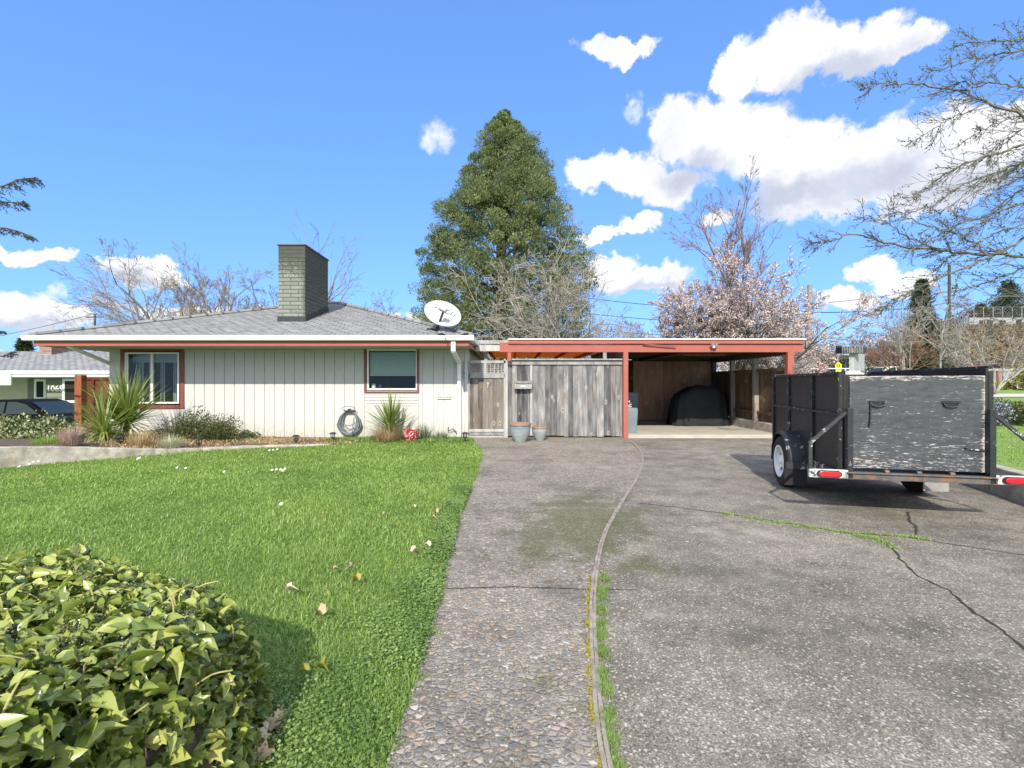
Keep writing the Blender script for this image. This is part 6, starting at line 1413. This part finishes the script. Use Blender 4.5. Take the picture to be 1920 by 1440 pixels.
# post and red fence between the houses
tag(MB().box(px(145.5, 0, 13.2).x, px(158.5, 0, 13.2).x, 13.1, 13.28, -.6, px(0, 703, 13.2).z).build('timber_post', 'cedar_post', bev=.008), 'orange brown square timber post left of the house', 'post')
rf = empty('plank_gate', (-10.8, 14, -.3), 'dark red plank gate between the timber post and the house', 'gate')
plank_run('planks', px(158, 0, 14).x, px(215, 0, 14).x, lambda x, R: -.3, lambda x, R: px(0, 708, 14).z, .30, 'red_boards', rf, y=14.0, seed=6)
mb = MB(); mb.box(px(157, 0, 14).x, px(215, 0, 14).x, 13.96, 14.0, px(0, 712, 14).z, px(0, 708, 14).z); mb.box(px(172, 0, 14).x, px(178, 0, 14).x, 13.96, 13.995, -.3, px(0, 712, 14).z); mb.build('rail', 'red_boards', rf)
# parked cars
def car(name, loc, rz, m_, label, L=4.5, Wd=1.75, Ht=1.42, kind='sedan', sc=1):
    e = empty(name, (0, 0, 0), label, 'car')
    low = [(0, .28), (.02, .62), (.10, .78), (.9, .90), (1.05, .93), (3.4, .96), (4.3, .90), (4.48, .80), (4.5, .30)]
    if kind == 'van': low = [(0, .3), (0, 1.0), (.5, 1.1), (4.5, 1.1), (4.5, .3)]
    mb = MB(); k = 7; half = Wd/2
    for s_ in (0,):
        mb.prism([(x, z) for x, z in low], -half, half, 'xz')
    body = mb.build('body', m_, e, bev=.06)
    gh = [(1.0, .92), (1.75, 1.36), (2.1, Ht), (3.2, Ht-.01), (3.7, 1.3), (4.15, .95)] if kind != 'van' else [(.4, 1.1), (.8, 1.9), (4.45, 1.95), (4.48, 1.1)]
    vs = []; n = len(gh)
    for sy in (-1, 1):
        for x, z in gh: vs.append((x, sy*(half-.06-.22*max(0, z-.95)), z))
    mb = MB(); mb.add(vs, [tuple(range(n)), tuple(range(2*n-1, n-1, -1))]+[(i, i+n, i+1+n, i+1) for i in range(n-1)]); cab = mb.build('cabin', m_, e, bev=.03)
    for sy in (-1, 1):
        ins = [(1.32, .97), (1.80, 1.29), (2.15, Ht-.08), (2.45, Ht-.08), (2.45, .97)], [(2.52, .97), (2.52, Ht-.08), (3.15, Ht-.09), (3.6, 1.24), (3.85, .98)]
        for P in ins: mb = MB(); mb.add([(x, sy*(half-.052-.22*max(0, z-.95)), z) for x, z in P], [tuple(range(5))]); mb.build('side_window', 'car_glass', cab, fixn=False)
    mb = MB(); a, b = gh[0], gh[1]; mb.add([(a[0]+.05, -half+.14, a[1]+.03), (a[0]+.05, half-.14, a[1]+.03), (b[0]-.03, half-.24, b[1]-.0), (b[0]-.03, -half+.24, b[1]-.0)], [(0, 1, 2, 3)]); o = mb.build('windscreen', 'car_glass', cab, fixn=False); 
    for v in o.data.vertices: v.co.x -= .015; v.co.z += .012
    for x in (.85, 3.6):
        for sy in (-1, 1):
            mb = MB(); mb.lathe([(.20, -.10), (.31, -.10), (.33, -.06), (.33, .06), (.31, .10), (.20, .10)], (x, sy*(half-.10), .33), 24, axis='y'); w = mb.build('wheel', 'rubber', e, smooth=40)
            mb = MB(); mb.lathe([(.2, -.02), (.19, .09), (.05, .10), (.001, .10)] if sy > 0 else [(.2, .02), (.19, -.09), (.05, -.10), (.001, -.10)], (x, sy*(half-.10), .33), 16, axis='y', cap=False); mb.build('hubcap', 'grey_metal', w, smooth=40)
    for sy in (-1, 1): mb = MB(); mb.box(-.01, .05, sy*(half-.3)-.15, sy*(half-.3)+.15, .62, .74); mb.build('headlight', 'sign_white', e)
    e.location = loc; e.rotation_euler = (0, 0, rz); e.scale = (sc,)*3
    return e
m, G = newmat('car_glass'); G.p.inputs['Base Color'].default_value = (.02, .03, .03, 1); G.p.inputs['Roughness'].default_value = .3; G.p.inputs['Specular IOR Level'].default_value = .3
car('parked_car', (px(146, 0, 16.4).x, 17.2, -.62), math.pi, 'car_black', 'black car parked behind the variegated hedge', Ht=1.46)
car('parked_car', (px(1776, 0, 42).x, 42.5, zr(35, 42)+.35), 0.0, 'car_red', 'dark red car beyond the pale trunk in the street', Ht=1.4)
car('parked_car', (px(1727, 0, 40).x-4.2, 41, zr(35, 40)+.2), 0.1, 'car_white', 'white car behind the rusty bare tree', Ht=1.5)

# ------------------------------------------------------------------ street things behind the carport
def pole(name, x, Y, ytop, r, m_, label, arm=None, z0=None):
    X = px(x, 0, Y).x; zt = H-(ytop-720)/F*Y; e = empty(name, (X, Y, 0), label, 'pole'); mb = MB(); mb.tube([(X, Y, 0), (X, Y, zt)], [r*1.2, r], 10); mb.build('shaft', m_, e, smooth=40)
    if arm: mb = MB(); mb.box(X-1.1, X+1.1, Y-.06, Y+.06, zt-arm, zt-arm+.14); mb.build('crossarm', m_, e)
    return Vector((X, Y, zt))
p1 = pole('utility_pole', 1518, 40, 534, .17, 'pole_wood', 'brown utility pole standing right of the cherry blossom')
p2 = pole('utility_pole', 1780, 58, 497, .15, 'dark_pole', 'thin dark utility pole right of the drooping conifer')
p3 = pole('utility_pole', 178, 60, 588, .12, 'dark_pole', 'far small utility pole above the left end of the roof', 0.5)
p4 = px(1010, 470, 48)
p5 = pole('utility_pole', 1215, 60, 690, .08, 'dark_pole', 'short dark post behind the carport roof') if False else None
p6 = Vector((150, 75, 17))
def wire(a, b, sag, label, r=.022):
    P = [a.lerp(b, t)-Vector((0, 0, sag*4*t*(1-t))) for t in np.linspace(0, 1, 22)]; tag(MB().tube(P, r, 4).build('power_line', 'black_plastic', smooth=True), label, 'cable', 'overhead cables')
for k, (zo, za, lab) in enumerate([(-2.2,-3.0,'upper cable from the brown pole to the evergreen'),(-3.2,-4.6,'second cable from the brown pole to the evergreen'),(-4.3,-6.2,'third cable from the brown pole to the evergreen'),(-5.2,-7.3,'lowest cable from the brown pole to the evergreen')]):
    wire(p1+Vector((0, 0, zo)), p4+Vector((0, 0, za-1)), .5, lab, .028)
for k, (zo, lab, zb) in enumerate([(-2.3,'thick cable running right from the brown pole', -4.5),(-1.6,'thin cable running right above the thick one', -2.2),(-4.4,'low cable running right from the brown pole', -7.5),(-4.9,'lowest cable running right from the brown pole', -8.5)]):
    wire(p1+Vector((0, 0, zo)), p2+Vector((0, 0, zb)), .3, lab, .035 if k == 0 else .02)
wire(p2+Vector((0, 0, -1)), p6, 1.0, 'cable running from the thin pole out of the right edge', .03)
wire(p3, Vector((-90, 70, 6)), .6, 'cable running left from the small far pole', .03)
def sign(name, x, yc, Y, label, cat='sign'):
    X = px(x, 0, Y).x; z = H-(yc-720)/F*Y; e = empty(name, (X, Y, zr(X, Y)), label, cat); return e, X, z
e, X, z = sign('stop_sign', 1541, 690, 38, 'red octagonal stop sign showing above the trailer side'); r = 8.8/F*38/math.cos(math.pi/8)
oc = lambda q: [(X+q*math.cos(math.pi/8+i*math.pi/4), z+q*math.sin(math.pi/8+i*math.pi/4)) for i in range(8)]
MB().prism(oc(r), 37.99, 38.0).build('border', 'sign_white', e); MB().prism(oc(r*.93), 37.982, 37.989).build('plate', 'stop_red', e); text('STOP', .34, (X, 37.975, z-.0), 'sign_white', 'lettering', e, bold=.012)
MB().tube([(X, 38.04, zr(X, 38)), (X, 38.04, z+.4)], .03, 6).build('post', 'grey_metal', e)
e, X, z = sign('crossing_sign', 1572, 686, 40, 'yellow school crossing sign on a post with a dark beacon'); w = 6.0/F*40
MB().prism([(X-w, z-w*1.0), (X+w, z-w*1.0), (X+w, z+w*.35), (X, z+w*1.25), (X-w, z+w*.35)], 39.98, 40).build('plate', 'sign_yellow', e); MB().box(X-w*.85, X+w*.85, 39.98, 40.0, z-w*1.9, z-w*1.12).build('lower_plate', 'sign_yellow', e)
mb = MB()
for dx, s_ in ((-.08, 1), (.07, .9)):
    mb.lathe([(.001, -.005), (.035*s_, 0), (.001, .005)], (X+dx, 39.97, z+.17*s_), 8, axis='y'); mb.box(X+dx-.04*s_, X+dx+.04*s_, 39.965, 39.975, z-.03, z+.13*s_); mb.bar((X+dx, 39.97, z-.02), (X+dx-.05, 39.97, z-.18*s_), .03, .01, up=(0, 1, 0)); mb.bar((X+dx, 39.97, z-.02), (X+dx+.06, 39.97, z-.17*s_), .03, .01, up=(0, 1, 0))
mb.build('walkers', 'sign_black', e); zb = H-(653-720)/F*40
MB().tube([(X, 40.05, zr(X, 40)), (X, 40.05, zb+.2)], .04, 6).build('post', 'grey_metal', e); MB().box(X-.24, X+.24, 39.8, 40.0, zb-.2, zb+.22).build('beacon', 'black_metal', e, bev=.02)
MB().add([(X-.34, 39.7, zb-.05), (X-.28, 39.7, zb+.05), (X+.1, 39.78, zb-.08), (X+.05, 39.78, zb-.16)], [(0, 1, 2, 3)]).build('solar_panel', 'sign_white', e)
e, X, z = sign('street_sign', 1529, 679, 42, 'green street name sign beside the stop sign'); MB().box(X-.42, X+.42, 41.98, 42, z-.13, z+.13).build('plate', 'sign_green', e); MB().tube([(X+.35, 42.03, zr(X, 42)), (X+.35, 42.03, z+.2)], .03, 6).build('post', 'grey_metal', e)
X0, X1 = px(1520, 0, 39).x, px(1593, 0, 39).x; z = H-(691-720)/F*39
e = empty('barrier_rail', ((X0+X1)/2, 39, 1), 'white horizontal rail passing behind the stop sign', 'rail'); MB().box(X0, X1, 38.97, 39.03, z-.04, z+.04).build('rail', 'white_paint', e)
for x in (X0+.3, X1-.3): MB().box(x-.04, x+.04, 39.03, 39.1, zr(x, 39), z).build('post', 'white_paint', e)
# slatted shelter
Ys = 26.0; sh = empty('shelter', (px(1605, 0, Ys).x, Ys, 0), 'grey pillar with a dark slatted flat roof beyond the trailer', 'shelter'); Xa = px(1597, 0, Ys).x; zt = H-(662-720)/F*Ys
o = MB().add([(px(1592, 0, Ys).x, Ys, 0), (px(1602, 0, Ys).x, Ys, 0), (px(1621, 0, Ys+1.1).x, Ys+1.1, 0), (px(1610, 0, Ys+1.1).x, Ys+1.1, 0)]+[(px(1592, 0, Ys).x, Ys, zt), (px(1602, 0, Ys).x, Ys, zt), (px(1621, 0, Ys+1.1).x, Ys+1.1, zt), (px(1610, 0, Ys+1.1).x, Ys+1.1, zt)], [(0, 1, 5, 4), (1, 2, 6, 5), (2, 3, 7, 6), (3, 0, 4, 7), (4, 5, 6, 7)]).build('pillar', 'blue_grey', sh)
MB().box(px(1578, 0, Ys).x, px(1618, 0, Ys).x, Ys-.3, Ys+.5, zt, zt+.33).build('canopy', 'black_metal', sh, bev=.01)
mb = MB()
for i in range(13): x = px(1578.5+i*3.1, 0, Ys-.3).x; mb.box(x, x+.03, Ys-.34, Ys-.305, zt-.01, zt+.35)
mb.build('fins', 'grey_metal', sh)
# houses across the street
def bghouse(x0, x1, Y, yw, yr, wm, rm, label, win=2):
    a, b = px(x0, 0, Y).x, px(x1, 0, Y).x; z0 = zr(a, Y)-.3; zw = H-(yw-720)/F*Y; zrr = H-(yr-720)/F*Y; e = empty('house', ((a+b)/2, Y, z0), label, 'house')
    MB().box(a, b, Y, Y+7, z0, zw).build('wall', wm, e); MB().add([(a-.5, Y-.6, zw), (b+.5, Y-.6, zw), (b+.5, Y+7.6, zw), (a-.5, Y+7.6, zw), (a-.5, Y+3.5, zrr), (b+.5, Y+3.5, zrr)], [(0, 1, 5, 4), (2, 3, 4, 5), (3, 0, 4), (1, 2, 5), (0, 3, 2, 1)]).build('roof', rm, e)
    for i in range(win): x = a+(b-a)*(i+.6)/(win+.3); w = MB().box(x-.6, x+.6, Y-.05, Y-.002, z0+1.2, z0+2.3).build('window', 'white_vinyl', e); MB().box(x-.52, x+.52, Y-.06, Y-.051, z0+1.28, z0+2.22).build('pane', 'dark', w)
bghouse(1622, 1692, 60, 672, 662, 'white_paint', 'tan_roof', 'long white house low behind the shelter'); bghouse(1700, 1745, 56, 672, 655, 'white_paint', 'white_paint', 'pale house with a light roof behind the rusty tree'); bghouse(1752, 1800, 66, 670, 655, 'blue_grey', 'tan_roof', 'blue grey house with a tan roof beyond the pale trunk')
bghouse(1520, 1560, 62, 672, 660, 'white_paint', 'grey_roof', 'white house behind the stop sign')
def hl(x, Y): return px(x, 0, Y).x
Yh = 92; e = empty('school_building', (hl(1880, Yh), Yh, 9), 'long pale building on top of the scrubby bank', 'building'); zb = zr(hl(1890, Yh), Yh)
MB().box(hl(1818, Yh), hl(1990, Yh), Yh, Yh+8, 6, zb+2.7).build('wall', 'blue_grey', e); 
for x in (1836, 1850, 1874, 1905): MB().box(hl(x, Yh), hl(x, Yh)+1.1, Yh-.06, Yh-.002, zb+.1, zb+2.2).build('door', 'dark', e)
e = empty('chain_link_fence', (hl(1860, 84), 84, 9), 'tall chain link fence along the top of the bank', 'fence'); zf = zr(hl(1880, 84), 84)
for i in range(9): x = hl(1790+i*18, 84); MB().tube([(x, 84, zr(x, 84)), (x, 84, zf+3.6)], .05, 5).build('post', 'grey_metal', e)
mb = MB(); a, b = hl(1788, 84), hl(1936, 84)
for k in range(2): mb.tube([(a, 84, zf+.2+k*3.35), (b, 84, zf+.2+k*3.35)], .035, 4)
mb.build('rail', 'grey_metal', e); mb = MB(); st = .55
for i in range(int((b-a)/st)+8):
    for s_ in (-1, 1):
        x0 = a+i*st-(0 if s_ > 0 else 0); x1 = x0+s_*3.3
        mb.tube([(x0, 84, zf+.2), (max(a, min(b, x1)), 84, zf+.2+abs(max(a, min(b, x1))-x0))], .012, 3, cap=False)
mb.build('wire_mesh', 'grey_metal', e)
# grey fence on the right with shrubs
Yf = 36.0; gf = empty('grey_fence', (hl(1885, Yf), Yf, 1), 'grey weathered plank fence beyond the side lawn', 'fence')
plank_run('planks', hl(1846, Yf), hl(1990, Yf), lambda x, R: .9, lambda x, R: H-(691-720)/F*Yf+R.uniform(-.05, .05), .17, 'rail_wood', gf, y=Yf, seed=12, gap=.02)
MB().box(hl(1846, Yf), hl(1990, Yf), Yf-.05, Yf-.005, H-(697-720)/F*Yf, H-(694-720)/F*Yf).build('rail', 'rail_wood', gf); MB().box(hl(1868, Yf), hl(1871, Yf), Yf-.08, Yf-.01, .9, H-(695-720)/F*Yf).build('post', 'cedar_post', gf)
def gs(x, Y): return Vector((hl(x, Y), Y, zr(hl(x, Y), Y)))
shrub('low_shrub', gs(1872, 34), 1.1, .5, .45, 2500, .13, 'yellow_leaf', 'yellow green low shrub in front of the grey fence', 25, False, clumps=24)
shrub('round_shrub', gs(1930, 33), .9, .9, 2.0, 4500, .13, 'yellow_leaf', 'tall rounded green shrub cut by the right edge', 26, clumps=40)
shrub('hedge', gs(1900, 12.8), 1.25, .5, .46, 6000, .07, 'shrub_leaf', 'dark low hedge at the back of the near side lawn', 27, clumps=50)
shrub('flowering_shrub', gs(1862, 12.2), .32, .3, .78, 2200, .05, 'lavender', 'lavender blue flowering shrub beside the trailer rear corner', 28, clumps=22)
shrub('dark_shrub', gs(1790, 46), 2.4, 1, 1.6, 2500, .25, 'dark_conifer', 'dark green shrub left of the red car', 29, False, clumps=30)
shrub('dark_shrub', gs(1868, 44), 2.0, 1, 1.3, 2500, .22, 'dark_conifer', 'dark green shrub right of the red car', 30, False, clumps=30)
shrub('dark_shrub', gs(1650, 38), 2.2, 1, 1.2, 2500, .2, 'shrub_leaf', 'olive shrub row right of the grey pillar', 33, False, clumps=30)
shrub('dark_shrub', gs(1575, 44), 3.0, 1, 2.2, 3000, .25, 'dark_conifer', 'dark shrub behind the yellow crossing sign', 34, False, clumps=30)
shrub('dark_shrub', gs(1425, 30), 3.0, 1, 1.6, 3000, .16, 'yellow_leaf', 'green shrub seen through the carport opening', 35, False, clumps=30)
# far hazy treeline
fw = []
for i in range(460):
    x = RNG.uniform(-60, 150); y = RNG.uniform(100, 120); fw.append((x, y, zr(x, y)+RNG.uniform(0, 4.5)))
leaf_cloud('far_trees', fw, np.full(len(fw), 2.4), 260, .34, 'far_twigs', None, kind='stuff', label='distant belt of bare brown trees on the horizon', cat='trees')
